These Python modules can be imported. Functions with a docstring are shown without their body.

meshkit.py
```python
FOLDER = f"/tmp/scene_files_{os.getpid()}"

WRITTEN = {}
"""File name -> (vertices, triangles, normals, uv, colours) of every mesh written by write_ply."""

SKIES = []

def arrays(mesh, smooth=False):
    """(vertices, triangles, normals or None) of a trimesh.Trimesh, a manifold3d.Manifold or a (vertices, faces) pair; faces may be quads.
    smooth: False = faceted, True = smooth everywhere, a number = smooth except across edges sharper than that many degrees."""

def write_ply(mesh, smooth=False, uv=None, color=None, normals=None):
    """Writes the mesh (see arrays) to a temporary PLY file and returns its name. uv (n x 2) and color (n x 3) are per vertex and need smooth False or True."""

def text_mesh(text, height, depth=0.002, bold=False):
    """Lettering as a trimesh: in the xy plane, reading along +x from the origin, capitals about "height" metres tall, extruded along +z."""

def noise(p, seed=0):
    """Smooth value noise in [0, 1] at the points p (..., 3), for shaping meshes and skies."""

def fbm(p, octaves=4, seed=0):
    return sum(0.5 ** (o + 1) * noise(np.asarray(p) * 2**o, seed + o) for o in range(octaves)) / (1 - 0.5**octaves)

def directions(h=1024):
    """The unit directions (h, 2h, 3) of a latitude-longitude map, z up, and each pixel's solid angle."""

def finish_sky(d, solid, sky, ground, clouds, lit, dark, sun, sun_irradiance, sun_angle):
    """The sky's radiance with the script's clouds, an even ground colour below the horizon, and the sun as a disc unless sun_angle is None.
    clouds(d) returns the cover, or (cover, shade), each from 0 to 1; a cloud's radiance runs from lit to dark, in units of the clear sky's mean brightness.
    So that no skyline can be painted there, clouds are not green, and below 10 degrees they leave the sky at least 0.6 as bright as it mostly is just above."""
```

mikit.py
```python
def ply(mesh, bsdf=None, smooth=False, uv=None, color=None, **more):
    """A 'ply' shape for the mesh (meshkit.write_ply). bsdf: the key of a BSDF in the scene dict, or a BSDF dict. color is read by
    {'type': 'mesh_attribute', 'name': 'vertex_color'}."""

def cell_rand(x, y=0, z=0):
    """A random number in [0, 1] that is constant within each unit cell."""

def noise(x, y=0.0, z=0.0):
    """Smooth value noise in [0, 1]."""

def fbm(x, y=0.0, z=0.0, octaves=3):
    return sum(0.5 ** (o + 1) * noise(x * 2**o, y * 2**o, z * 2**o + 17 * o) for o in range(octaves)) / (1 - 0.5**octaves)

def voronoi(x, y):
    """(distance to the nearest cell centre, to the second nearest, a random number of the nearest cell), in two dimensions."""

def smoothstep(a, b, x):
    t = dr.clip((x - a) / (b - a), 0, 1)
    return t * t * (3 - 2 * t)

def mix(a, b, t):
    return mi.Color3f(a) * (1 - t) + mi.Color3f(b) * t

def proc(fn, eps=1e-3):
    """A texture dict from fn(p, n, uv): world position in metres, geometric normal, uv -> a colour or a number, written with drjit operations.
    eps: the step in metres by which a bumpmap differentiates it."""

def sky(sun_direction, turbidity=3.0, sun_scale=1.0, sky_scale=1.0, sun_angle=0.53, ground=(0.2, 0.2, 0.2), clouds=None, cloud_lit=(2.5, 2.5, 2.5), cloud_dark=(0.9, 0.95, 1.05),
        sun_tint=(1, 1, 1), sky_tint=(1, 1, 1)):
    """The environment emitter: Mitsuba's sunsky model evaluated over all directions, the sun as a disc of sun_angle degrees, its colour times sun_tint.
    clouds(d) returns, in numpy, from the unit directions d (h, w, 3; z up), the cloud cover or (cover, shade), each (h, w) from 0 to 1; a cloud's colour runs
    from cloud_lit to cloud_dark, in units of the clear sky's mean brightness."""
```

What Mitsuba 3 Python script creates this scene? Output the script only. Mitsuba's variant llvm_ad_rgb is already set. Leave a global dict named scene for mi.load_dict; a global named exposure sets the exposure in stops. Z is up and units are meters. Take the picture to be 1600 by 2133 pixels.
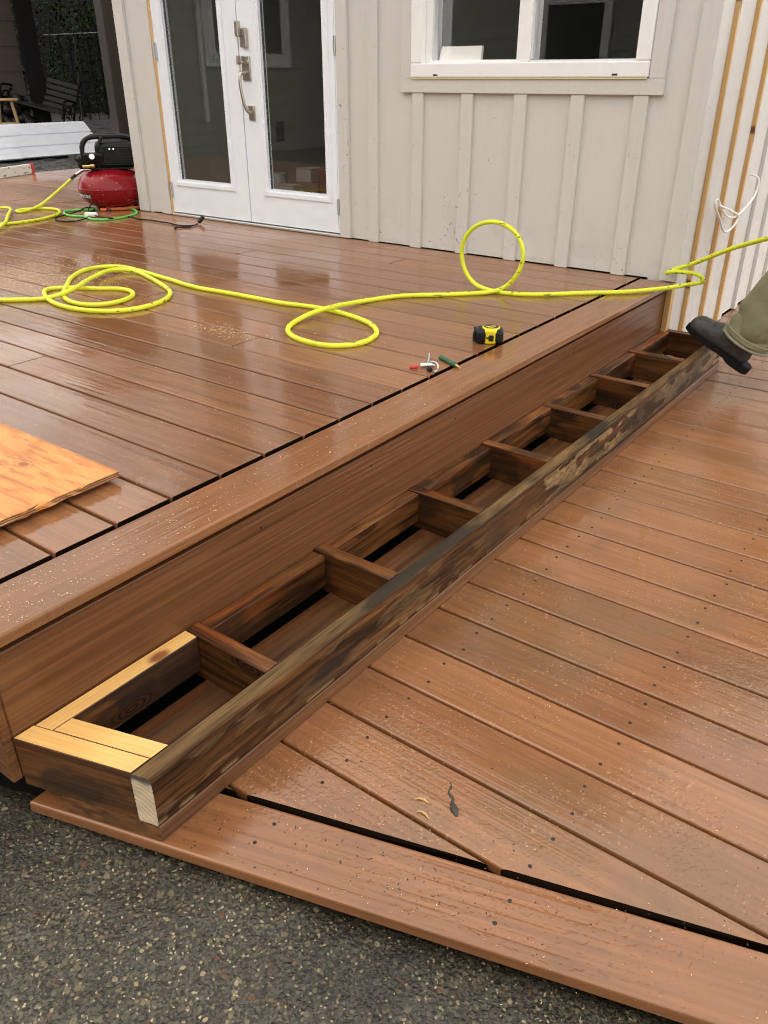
import math, random
import numpy as np
import trimesh
import manifold3d as m3
from manifold3d import Manifold, CrossSection
import drjit as dr
import mitsuba as mi
import mikit, meshkit
from mikit import noise, fbm, voronoi, cell_rand, smoothstep, mix, proc

T = mi.ScalarTransform4f
rng = np.random.default_rng(7)
random.seed(7)
scene, labels = {}, {}

# ------------------------------------------------------------------ camera, sky, exposure
CAM = np.array([1.1378, -3.4002, 0.8058]); YAW, PITCH = -0.6401, -0.4975
fwd = np.array([math.sin(YAW) * math.cos(PITCH), math.cos(YAW) * math.cos(PITCH), math.sin(PITCH)])
scene['camera'] = {'type': 'perspective', 'fov': math.degrees(2 * math.atan(800 / 1663.52)), 'fov_axis': 'x',
                   'to_world': T().look_at(origin=CAM.tolist(), target=(CAM + fwd).tolist(), up=[0, 0, 1]),
                   'near_clip': 0.05, 'far_clip': 400.0}
scene['sky'] = mikit.sky([-0.35, -0.50, 0.79], turbidity=3, sun_scale=0.04, sun_angle=36, clouds=lambda d: 1.0,
                         cloud_lit=(3.36, 3.24, 3.04))
exposure = 2.58

# ------------------------------------------------------------------ helpers
def key_for(name):
    if name not in scene and name not in labels: return name
    k = 1
    while f'{name}_{k:03d}' in scene or f'{name}_{k:03d}' in labels: k += 1
    return f'{name}_{k:03d}'

def thing(name, label, cat, group=None):
    k = key_for(name)
    labels[k] = {'label': label, 'category': cat}
    if group: labels[k]['group'] = group
    return k

def struct(name, label=None):
    labels[name] = {'kind': 'structure'}
    if label: labels[name]['label'] = label
    return name

def add(name, mesh, bsdf, parent=None, smooth=False, label=None, kind=None, **kw):
    k = key_for(parent + '__' + name) if parent else name
    scene[k] = mikit.ply(mesh, bsdf, smooth=smooth, **kw)
    if label or kind:
        labels.setdefault(k, {})
        if label: labels[k]['label'] = label
        if kind: labels[k]['kind'] = kind
    return k

def tm(man):
    m = man.to_mesh()
    return trimesh.Trimesh(np.array(m.vert_properties[:, :3]), np.array(m.tri_verts), process=False)

def cat(ms): return trimesh.util.concatenate([tm(m) if isinstance(m, Manifold) else m for m in ms])

def box(x0, x1, y0, y1, z0, z1, r=0.0):
    """axis-aligned box, edges rounded by r with a hull of small chamfered corners"""
    x0, x1 = min(x0, x1), max(x0, x1); y0, y1 = min(y0, y1), max(y0, y1); z0, z1 = min(z0, z1), max(z0, z1)
    if r <= 0: return Manifold.cube([x1 - x0, y1 - y0, z1 - z0]).translate([x0, y0, z0])
    pts = []
    for x, sx in ((x0, 1), (x1, -1)):
        for y, sy in ((y0, 1), (y1, -1)):
            for z, sz in ((z0, 1), (z1, -1)):
                pts += [[x + sx * r, y + sy * r, z], [x + sx * r, y, z + sz * r], [x, y + sy * r, z + sz * r]]
    return Manifold.hull_points(np.array(pts, float))

def rbox(sx, sy, sz, r, n=12):
    """well rounded box centred on the origin"""
    s = Manifold.sphere(r, n)
    return Manifold.batch_hull([s.translate([a * (sx / 2 - r), b * (sy / 2 - r), c * (sz / 2 - r)]) for a in (-1, 1) for b in (-1, 1) for c in (-1, 1)])

def profile_board(L, w, t, r, n=4):
    """board along +x from 0 to L, y in [0,w], z in [-t,0], top edges rounded by r"""
    pts = [(0.0015, -t), (w - 0.0015, -t), (w, -t + 0.0015)]
    for k in range(n + 1):
        a = math.pi / 2 * k / n
        pts.append((w - r + r * math.cos(a), -r + r * math.sin(a)))
    for k in range(n + 1):
        a = math.pi / 2 + math.pi / 2 * k / n
        pts.append((r + r * math.cos(a), -r + r * math.sin(a)))
    pts.append((0, -t + 0.0015))
    m = CrossSection([np.array(pts)]).extrude(L)          # along z
    return m.transform(np.array([[0, 0, 1, 0], [1, 0, 0, 0], [0, 1, 0, 0]], float))

def spline(pts, n=6):
    p = np.asarray(pts, float)
    d = np.concatenate([[0], np.cumsum(np.linalg.norm(np.diff(p, axis=0), axis=1) ** 0.5)])
    from scipy.interpolate import CubicSpline
    cs = CubicSpline(d, p)
    t = np.concatenate([np.linspace(d[i], d[i + 1], n, endpoint=False) for i in range(len(d) - 1)] + [[d[-1]]])
    return cs(t)

def tube(pts, r, sides=12, caps=True):
    p = np.asarray(pts, float); n = len(p)
    r = np.broadcast_to(r, (n,))
    t = np.gradient(p, axis=0); t /= np.linalg.norm(t, axis=1, keepdims=True) + 1e-12
    a = np.cross(t[0], [0, 0, 1.0] if abs(t[0][2]) < .9 else [1, 0, 0]); a /= np.linalg.norm(a)
    A = []
    for i in range(n):
        a = a - t[i] * (a @ t[i]); a /= np.linalg.norm(a); A.append(a)
    A = np.array(A); B = np.cross(t, A)
    ang = np.arange(sides) * 2 * np.pi / sides
    v = p[:, None] + r[:, None, None] * (np.cos(ang)[None, :, None] * A[:, None] + np.sin(ang)[None, :, None] * B[:, None])
    i, j = np.meshgrid(np.arange(n - 1), np.arange(sides), indexing='ij')
    q = np.stack([i * sides + j, i * sides + (j + 1) % sides, (i + 1) * sides + (j + 1) % sides, (i + 1) * sides + j], -1).reshape(-1, 4)
    f = np.vstack([q[:, [0, 1, 2]], q[:, [0, 2, 3]]])
    v = v.reshape(-1, 3)
    if caps:
        k = len(v); v = np.vstack([v, p[0], p[-1]])
        jj = np.arange(sides)
        f = np.vstack([f, np.stack([jj * 0 + k, (jj + 1) % sides, jj], 1), np.stack([jj * 0 + k + 1, (n - 1) * sides + jj, (n - 1) * sides + (jj + 1) % sides], 1)])
    return trimesh.Trimesh(v, f, process=False)

def cyl(p0, p1, r, r2=None, n=24):
    p0, p1 = np.array(p0, float), np.array(p1, float)
    return tube([p0, p1], [r, r if r2 is None else r2], n)

def lathe(prof, n=40):
    return trimesh.creation.revolve(np.array(prof, float), sections=n)

def place(mesh, loc=(0, 0, 0), rz=0.0, ry=0.0, rx=0.0):
    m = mesh.copy() if isinstance(mesh, trimesh.Trimesh) else tm(mesh)
    R = trimesh.transformations.euler_matrix(rx, ry, rz, 'sxyz'); R[:3, 3] = loc
    m.apply_transform(R); return m

# ------------------------------------------------------------------ materials
def principled(key, color, rough=0.5, spec=0.5, bump=None, metallic=0.0, coat=0.0, coat_gloss=0.9, sheen=0.0, eps=1e-3, two=True):
    tex = lambda c: proc(c, eps) if callable(c) else c
    b = {'type': 'principled', 'base_color': tex(color) if callable(color) else {'type': 'rgb', 'value': list(color)},
         'roughness': tex(rough), 'specular': spec, 'metallic': metallic}
    if coat: b['clearcoat'] = coat; b['clearcoat_gloss'] = coat_gloss
    if sheen: b['sheen'] = sheen
    if two: b = {'type': 'twosided', 'bsdf': b}
    if bump: b = {'type': 'bumpmap', 'tex': proc(bump, eps), 'scale': 1.0, 'bsdf': b}
    scene[key] = b

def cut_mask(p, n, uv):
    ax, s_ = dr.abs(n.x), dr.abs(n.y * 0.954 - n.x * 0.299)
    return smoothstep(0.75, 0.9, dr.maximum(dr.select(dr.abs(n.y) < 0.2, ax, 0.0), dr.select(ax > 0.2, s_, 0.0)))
def shade_cut_ends(key):            # sawn board ends painted near-black, standing in for shade in the seams
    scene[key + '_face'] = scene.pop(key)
    scene['m_seam_shade'] = {'type': 'twosided', 'bsdf': {'type': 'diffuse', 'reflectance': {'type': 'rgb', 'value': [0.010, 0.006, 0.004]}}}
    scene[key] = {'type': 'blendbsdf', 'weight': proc(cut_mask), 'a': {'type': 'ref', 'id': key + '_face'}, 'b': {'type': 'ref', 'id': 'm_seam_shade'}}
PITCH_B = 0.1445; YU = -2.7262; YL = -2.5604
def deck_color(along_x, idx_fn, base_a, base_b, dirt=0.0, dk_amt=0.28):
    def fn(p, n, uv):
        u, v = (p.x, p.y) if along_x else (p.y, p.x)
        k = idx_fn(p)
        r = cell_rand(k, 3, 5)
        sd_ = r * 53.0
        s = fbm(u * 1.6 + sd_, v * 30, p.z * 30 + sd_, octaves=3)
        f = 0.6 * noise(u * 5 + noise(u * 3, v * 16) * 2, v * 150, p.z * 150) + 0.4 * noise(u * 9, v * 330, p.z * 330)
        c = mix(base_a, base_b, dr.clip(s * 0.9 + 0.05 + (r - 0.5) * 0.45, 0, 1))
        dk = smoothstep(0.62, 0.80, fbm(u * 1.4 + r * 71, v * 34, 2.5))
        c = c * (1 - dk_amt * dk) * (0.76 + 0.48 * f) * (0.90 + 0.20 * r)
        if dirt:
            d = smoothstep(0.60, 0.85, fbm(p.x * 11, p.y * 11, 1.7, octaves=5)) * 0.30 + smoothstep(0.80, 0.90, fbm(p.x * 75, p.y * 110)) * 0.5 * smoothstep(0.45, 0.65, noise(p.x * 6, p.y * 6))
            c = mix(c, mi.Color3f(0.055, 0.04, 0.028), d * dirt)
            ol = smoothstep(0.50, 0.72, fbm(p.x * 5 + 4, p.y * 5, 8.2, octaves=5)) * 0.40 * dirt
            c = mix(c, mi.Color3f(0.135, 0.085, 0.040), ol)
            sp = smoothstep(0.84, 0.90, noise(p.x * 260, p.y * 260)) * smoothstep(0.40, 0.60, noise(p.x * 8, p.y * 8, 5.0))
            c = mix(c, mi.Color3f(0.46, 0.26, 0.13), sp * 0.45 * dirt)
        return c
    return fn
def deck_bump(along_x, drops):
    def fn(p, n, uv):
        u, v = (p.x, p.y) if along_x else (p.y, p.x)
        h = (noise(u * 7, v * 260, p.z * 260) - 0.5) * 0.00040 + (noise(u * 3, v * 90, p.z * 90) - 0.5) * 0.0005 + (noise(u * 60, v * 60) - .5) * 0.0002
        wet = smoothstep(0.50, 0.68, fbm(p.x * 2.1 + 9, p.y * 2.1))
        h = h * (1 - 0.80 * wet)
        if drops:
            bead = smoothstep(0.50, 0.75, noise(p.x * 170, p.y * 170)) * smoothstep(0.38, 0.52, fbm(p.x * 4 + 3, p.y * 4))
            h = h + bead * 0.00045 * drops
        return h
    return fn
def deck_rough(lo, hi, shift=0.0):
    def fn(p, n, uv):
        wet = smoothstep(0.42 + shift, 0.62 + shift, fbm(p.x * 2.1 + 9, p.y * 2.1))
        return hi + (lo - hi) * wet + 0.06 * (noise(p.x * 40, p.y * 40) - 0.5)
    return fn
UP_A, UP_B = (0.158, 0.064, 0.027), (0.232, 0.104, 0.046)
LO_A, LO_B = (0.188, 0.074, 0.028), (0.258, 0.112, 0.047)
principled('m_deck_upper', deck_color(True, lambda p: dr.floor((p.y - YU) / PITCH_B), UP_A, UP_B, 0.6), deck_rough(0.10, 0.25, -0.05), spec=0.45, bump=deck_bump(True, 0.25), eps=4e-4)
shade_cut_ends('m_deck_upper')
principled('m_deck_lower', deck_color(True, lambda p: dr.floor((p.y - YL) / PITCH_B) + 77, LO_A, LO_B, 1.0, 0.16), deck_rough(0.09, 0.18, 0.0), spec=0.74, bump=deck_bump(True, 1.0), eps=4e-4)
shade_cut_ends('m_deck_lower')
principled('m_deck_border', deck_color(False, lambda p: dr.floor(p.z * 3) + 200, (0.175, 0.069, 0.026), (0.245, 0.105, 0.043), 0.5), deck_rough(0.08, 0.22, -0.03), spec=0.40, bump=deck_bump(False, 0.2), eps=4e-4)
principled('m_deck_border_lower', deck_color(False, lambda p: dr.floor(p.z * 3) + 300, (0.20, 0.072, 0.028), (0.27, 0.110, 0.045), 0.8), 0.3, bump=deck_bump(False, 0.2), eps=4e-4)
SK = math.radians(17.4)          # the lower deck's front edge runs at this angle to the boards
def skew_color(p, n, uv):
    u = p.x * math.cos(SK) + p.y * math.sin(SK); v = p.y * math.cos(SK) - p.x * math.sin(SK)
    s = fbm(u * 1.6, v * 30, 3.0); f = 0.6 * noise(u * 5 + noise(u * 3, v * 16) * 2, v * 150, p.z * 150) + 0.4 * noise(u * 9, v * 330)
    c = mix(LO_A, LO_B, dr.clip(s * 0.9 + 0.05, 0, 1)) * (0.76 + 0.48 * f)
    d = smoothstep(0.58, 0.85, fbm(p.x * 11, p.y * 11, 1.7, octaves=5)) * 0.30 + smoothstep(0.74, 0.88, fbm(p.x * 75, p.y * 110)) * 0.55 * smoothstep(0.4, 0.6, noise(p.x * 6, p.y * 6))
    return mix(c, mi.Color3f(0.05, 0.036, 0.025), d)
def skew_bump(p, n, uv):
    u = p.x * math.cos(SK) + p.y * math.sin(SK); v = p.y * math.cos(SK) - p.x * math.sin(SK)
    return (noise(u * 7, v * 260, p.z * 200) - 0.5) * 0.0005 + (noise(u * 3, v * 90) - .5) * 0.0005 + 0.0003 * smoothstep(0.55, 0.8, noise(p.x * 150, p.y * 150)) * smoothstep(0.35, 0.5, noise(p.x * 5 + 3, p.y * 5))
principled('m_deck_skew', skew_color, deck_rough(0.10, 0.20, 0.0), spec=0.70, bump=skew_bump, eps=4e-4)
def fascia_color(p, n, uv):
    u = dr.select(dr.abs(n.x) > 0.5, p.y, p.x); v = p.z
    s = fbm(u * 1.6, v * 60, 4.0, octaves=3); f = noise(u * 4 + noise(u * 2, v * 20) * 2, v * 230)
    c = mix((0.135, 0.053, 0.021), (0.178, 0.074, 0.030), dr.clip(s * 1.2 - 0.1, 0, 1)) * (0.72 + 0.46 * f)
    return c * (1 - 0.28 * smoothstep(0.60, 0.72, fbm(u * 1.3 + 5, v * 75 + 2, 1.0)))
def fascia_bump(p, n, uv):
    u = dr.select(dr.abs(n.x) > 0.5, p.y, p.x)
    return (noise(u * 4 + noise(u * 2, p.z * 20) * 2, p.z * 230) - 0.5) * 0.0012 + (noise(u * 3, p.z * 110) - .5) * 0.0006
principled('m_fascia', fascia_color, 0.30, spec=0.35, bump=fascia_bump, eps=4e-4)

def knots(u, v, su, sv, seed, r0=0.10):
    d1, d2, which = voronoi(u * su + seed, v * sv + seed * 1.7)
    return d1, which
def stain(along_x):
    """pressure-treated timber, brown, wet"""
    def fn(p, n, uv):
        u = p.x * 1.0 + p.y * 7.3 * 0 if along_x else p.y
        off = dr.floor(p.y * 5) * 3.7 if along_x else 0.0
        across = dr.select(dr.abs(n.z) > 0.5, p.y if along_x else p.x, p.z)
        wv = across + 0.008 * (noise(u * 7 + off, across * 20) - 0.5)
        s = fbm(u * 4 + off, wv * 70, off, octaves=4)
        c = mix((0.026, 0.010, 0.0035), (0.150, 0.058, 0.016), dr.clip(s * 2.0 - 0.5, 0, 1))
        c = c * (0.70 + 0.6 * noise(u * 18, wv * 330)) * (0.75 + 0.6 * fbm(p.x * 4, p.y * 2.3, off))
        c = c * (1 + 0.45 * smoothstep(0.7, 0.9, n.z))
        red = smoothstep(0.50, 0.66, fbm(u * 5 + 3 + off, across * 14, 2.0))
        c = mix(c, c * mi.Color3f(1.15, 0.88, 0.75), red)
        dk = smoothstep(0.56, 0.68, fbm(u * 6 + off, across * 10, 7.0, octaves=4))
        c = mix(c, mi.Color3f(0.016, 0.010, 0.007), dk * 0.7)
        d1, d2, w = voronoi(u * 5.1 + off, across * 13 + 0.35)
        rg = 0.6 + 0.4 * dr.sin(d1 * 70)
        return mix(c, mi.Color3f(0.055, 0.020, 0.008) * rg, smoothstep(0.30, 0.20, d1) * smoothstep(0.72, 0.74, w) * 0.9)
    return fn
stain_color = stain(False)
def stain_bump(p, n, uv):
    u = p.x * 0.3 + p.y
    return (noise(u * 6, p.z * 210, p.x * 180) - 0.5) * 0.0007
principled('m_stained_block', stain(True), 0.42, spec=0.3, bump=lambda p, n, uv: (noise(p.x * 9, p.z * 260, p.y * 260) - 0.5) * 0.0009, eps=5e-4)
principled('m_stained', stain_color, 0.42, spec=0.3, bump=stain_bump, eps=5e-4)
def fresh_wood(u, v, w):
    ring = dr.abs(dr.sin(v * 300 + 9 * noise(u * 1.7, v * 14, w)))
    g = fbm(u * 5, v * 120, w * 60)
    c = mix((0.64, 0.33, 0.090), (0.84, 0.52, 0.185), dr.clip(0.8 * g + 0.25 * ring, 0, 1))
    d1, d2, wv = voronoi(u * 2.3 + 0.4, v * 10 + .2)
    return mix(c, mi.Color3f(0.22, 0.055, 0.012), smoothstep(0.20, 0.04, d1) * smoothstep(0.70, 0.72, wv) * 0.9)
def ripped_color(p, n, uv):
    """stained outside, fresh pale wood where the saw ripped the top off"""
    cx = p.x * math.cos(SK) + p.y * math.sin(SK); cy = p.y * math.cos(SK) - p.x * math.sin(SK)
    top = smoothstep(0.7, 0.9, n.z)
    return mix(stain(True)(p, n, uv), fresh_wood(cx, cy, 0.3) * (0.9 + 0.15 * noise(p.x * 14, p.y * 14)), top)
principled('m_ripped_end', ripped_color, 0.5, bump=stain_bump, eps=5e-4)
def ripped_back_color(p, n, uv):
    top = smoothstep(0.7, 0.9, n.z)
    f = fresh_wood(p.y, p.x, 0.7)
    kx, ky = (p.x - 0.008) / 0.020, (p.y + 2.645) / 0.035
    f = mix(f, mi.Color3f(0.20, 0.05, 0.012), smoothstep(1.0, 0.35, dr.sqrt(kx * kx + ky * ky)) * 0.9)
    return mix(stain_color(p, n, uv), f, top)
principled('m_ripped_back', ripped_back_color, 0.5, bump=stain_bump, eps=5e-4)
def front_color(p, n, uv):
    """old front board: black-brown weathering, grey worn top, pale scuffed patches, end grain"""
    u = p.y; v = p.z
    wv = v + 0.010 * (noise(u * 5, v * 9) - 0.5)
    s = fbm(u * 3.2, wv * 60 + p.x * 40, 1.0, octaves=4)
    fib = noise(u * 22, wv * 520 + p.x * 400)
    c = mix((0.016, 0.0072, 0.003), (0.115, 0.046, 0.0135), dr.clip(s * 1.9 - 0.52, 0, 1)) * (0.45 + 1.1 * fib)
    c = c * (0.55 + 0.9 * fbm(u * 6.3, v * 18, 3.0))
    far = smoothstep(-2.2, -1.1, u)                       # the far two thirds are scuffed pale
    q = fbm(u * 9.5, wv * 30 + 2, 6.0, octaves=5) + 0.05 * (fib - 0.5)
    scuff = smoothstep(0.520 - 0.085 * far, 0.600 - 0.080 * far, q) * (0.22 + 0.78 * far) * smoothstep(-0.328, -0.315, v) * smoothstep(-0.228, -0.236, v)
    scuff = scuff * smoothstep(0.26, 0.40, noise(u * 3.1 + 2, 4.0))
    c = mix(c, mix((0.105, 0.056, 0.022), (0.40, 0.265, 0.130), dr.clip(fbm(u * 40, v * 260, 1.0) * 1.5 - 0.25, 0, 1)), scuff * 0.85)
    low = smoothstep(-0.318, -0.332, v) * smoothstep(0.45, 0.7, noise(u * 30, 7.0)) * (1 - far)
    c = mix(c, mi.Color3f(0.35, 0.25, 0.12), low * 0.5)
    d1, d2, w = voronoi(u * 2.1 + .3, v * 8)
    kn = smoothstep(0.24, 0.05, d1) * smoothstep(0.5, 0.55, w)
    c = mix(c, mi.Color3f(0.018, 0.012, 0.010), kn * 0.9)
    black = smoothstep(0.60, 0.70, fbm(u * 1.9 + 4.2, v * 3, 9.0))
    c = mix(c, mi.Color3f(0.020, 0.013, 0.009), black * 0.55)
    top = smoothstep(0.6, 0.9, n.z)
    g = 0.6 * noise(u * 9, p.x * 420) + 0.4 * noise(u * 22, p.x * 170)
    t = mix((0.036, 0.021, 0.010), (0.175, 0.105, 0.045), dr.clip(g * 1.1 + 1.0 * (fbm(u * 7, p.x * 40, 3.0, octaves=4) - .5), 0, 1))
    t = mix(t, mi.Color3f(0.024, 0.020, 0.017), smoothstep(0.50, 0.64, fbm(u * 3.3 + 1.3, p.x * 9, 5.0, octaves=4)) * 0.85)
    c = mix(c, t, top)
    end = smoothstep(0.6, 0.9, -n.y)
    rr = dr.sqrt(dr.square(p.x - 0.18) + dr.square(p.z + 0.36))
    e = mix((0.52, 0.40, 0.26), (0.70, 0.58, 0.41), 0.5 + 0.32 * dr.sin(rr * 620 + 4 * noise(p.x * 60, p.z * 60))) * (0.8 + 0.3 * noise(p.x * 50, p.z * 50))
    e = mix(e, mi.Color3f(0.10, 0.085, 0.07), smoothstep(-0.240, -0.228, p.z + 0.008 * noise(p.x * 90, 1.0)))
    return mix(c, e, end)
def front_bump(p, n, uv):
    return (noise(p.y * 12, p.z * 300 + p.x * 300) - 0.5) * 0.0022 + (fbm(p.y * 9, p.z * 40, p.x * 40) - .5) * 0.0015
principled('m_front_board', front_color, lambda p, n, uv: 0.45 + 0.35 * smoothstep(0.6, 0.9, n.z), spec=0.15, bump=front_bump, eps=5e-4)
def plank_color(p, n, uv):
    s = fbm(p.y * 2.5, p.x * 60, p.z * 60, octaves=3)
    c = mix((0.042, 0.017, 0.0065), (0.165, 0.068, 0.022), dr.clip(s * 1.8 - 0.35, 0, 1))
    end = smoothstep(0.6, 0.9, -n.y)
    return mix(c, mix((0.06, 0.026, 0.010), (0.19, 0.085, 0.03), noise(p.x * 55, p.z * 120)), end)
principled('m_plank', plank_color, 0.45, bump=stain_bump, eps=5e-4)
def plywood_color(p, n, uv):
    w = fbm(p.x * 2.2, p.y * 7, 2.0, octaves=4) * 9 + p.y * 16
    ring = 0.5 + 0.5 * dr.sin(w * 6.28)
    g = fbm(p.x * 9, p.y * 140, 1.0); b = fbm(p.x * 5, p.y * 16, 4.0)
    c = mix((0.43, 0.135, 0.027), (0.72, 0.32, 0.088), dr.clip(0.5 * g + 0.35 * (1 - ring * ring * ring) + 0.5 * (b - 0.35), 0, 1))
    c = mix(c, mi.Color3f(0.30, 0.09, 0.022), smoothstep(0.62, 0.70, fbm(p.x * 14, p.y * 90, 6.0)) * 0.5)
    kx, ky = (p.x + 0.52) / 0.022, (p.y + 2.56) / 0.013
    r = dr.sqrt(kx * kx + ky * ky)
    c = mix(c, mi.Color3f(0.24, 0.075, 0.02), smoothstep(1.0, 0.5, r) * 0.8 + 0.35 * smoothstep(1.6, 1.3, r) * smoothstep(0.9, 1.2, r))
    kx, ky = (p.x + 0.60) / 0.02, (p.y + 2.63) / 0.014
    c = mix(c, mi.Color3f(0.20, 0.07, 0.03), smoothstep(1.0, 0.5, dr.sqrt(kx * kx + ky * ky)) * 0.8)
    side = smoothstep(0.5, 0.8, 1 - dr.abs(n.z))
    lay = smoothstep(0.35, 0.65, 0.5 + 0.5 * dr.sin(p.z * 1250))
    e = mix((0.12, 0.05, 0.018), (0.42, 0.22, 0.09), lay) * (0.6 + 0.6 * noise(p.x * 40, p.y * 40))
    return mix(c, e, side)
principled('m_plywood', plywood_color, 0.5, bump=lambda p, n, uv: (noise(p.x * 8, p.y * 170) - .5) * 0.0006, eps=5e-4)

def paint_specks(p, dens):
    sp = smoothstep(0.90, 0.95, noise(p.x * 95 + p.y * 80, p.z * 75)) * smoothstep(0.60, 0.72, fbm(p.x * 3 + p.y * 3, p.z * 2.2, 1.0))
    return sp * dens
def siding_color(p, n, uv):
    h = p.x + p.y * 0.9
    g = noise(h * 130, p.z * 12); b = fbm(h * 2.2, p.z * 1.3, 2.0)
    c = mix((0.560, 0.540, 0.515), (0.605, 0.588, 0.565), dr.clip(0.7 * b + 0.3 * g, 0, 1))
    low = smoothstep(0.35, 0.0, p.z) * smoothstep(0.45, 0.75, fbm(h * 11, p.z * 14, 3.0)) * 0.16
    c = mix(c, mi.Color3f(0.30, 0.26, 0.22), low)
    return mix(c, mi.Color3f(0.20, 0.15, 0.11), paint_specks(p, 0.75))
def siding_bump(p, n, uv):
    h = p.x + p.y * 0.9
    return (noise(h * 150, p.z * 14) - 0.5) * 0.0006 + (fbm(h * 60, p.z * 45, 1.0) - 0.5) * 0.0012
principled('m_siding', siding_color, 0.55, spec=0.35, bump=siding_bump, eps=6e-4)
def trim_color(p, n, uv):
    h = p.x + p.y * 0.9
    c = mix((0.555, 0.533, 0.51), (0.60, 0.582, 0.56), dr.clip(0.5 * noise(h * 160, p.z * 9) + 0.5 * fbm(h * 3, p.z * 1.7, 5.0), 0, 1))
    return mix(c, mi.Color3f(0.20, 0.15, 0.11), paint_specks(p, 0.9))
principled('m_trim', trim_color, 0.5, spec=0.4, bump=siding_bump, eps=6e-4)
def pine_color(p, n, uv):
    g = fbm((p.x + p.y) * 160, p.z * 3.0, 2.0); b = fbm(1.0, p.z * 4, p.y * 3)
    c = mix((0.48, 0.27, 0.09), (0.68, 0.45, 0.20), dr.clip(g * 0.7 + b * 0.5 - 0.1, 0, 1))
    d1, d2, w = voronoi(p.z * 2.2 + p.y * 7.7, p.y * 3.3)
    return mix(c, mi.Color3f(0.10, 0.03, 0.012), smoothstep(0.06, 0.03, d1) * 0.95)
principled('m_pine', pine_color, 0.5)
principled('m_white_door', lambda p, n, uv: mix((0.76, 0.79, 0.86), (0.81, 0.845, 0.90), fbm(p.x * 3, p.z * 3, 1.0)) * (1 - 0.10 * smoothstep(.25, 0.0, p.z) * noise(p.x * 20, p.z * 25)), 0.28)
principled('m_vinyl', lambda p, n, uv: mi.Color3f(0.84, 0.84, 0.84) * (0.96 + 0.05 * fbm(p.x * 7, p.z * 9, 2.0)), 0.25)
principled('m_bead', (0.62, 0.64, 0.66), 0.35)
scene['m_pane'] = {'type': 'thindielectric', 'int_ior': 1.5}
principled('m_nickel', lambda p, n, uv: mi.Color3f(0.46, 0.41, 0.36) * (0.9 + 0.2 * noise(p.x * 30, p.z * 300)), 0.30, metallic=1.0)
principled('m_steel', (0.60, 0.60, 0.61), 0.22, metallic=1.0)
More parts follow.
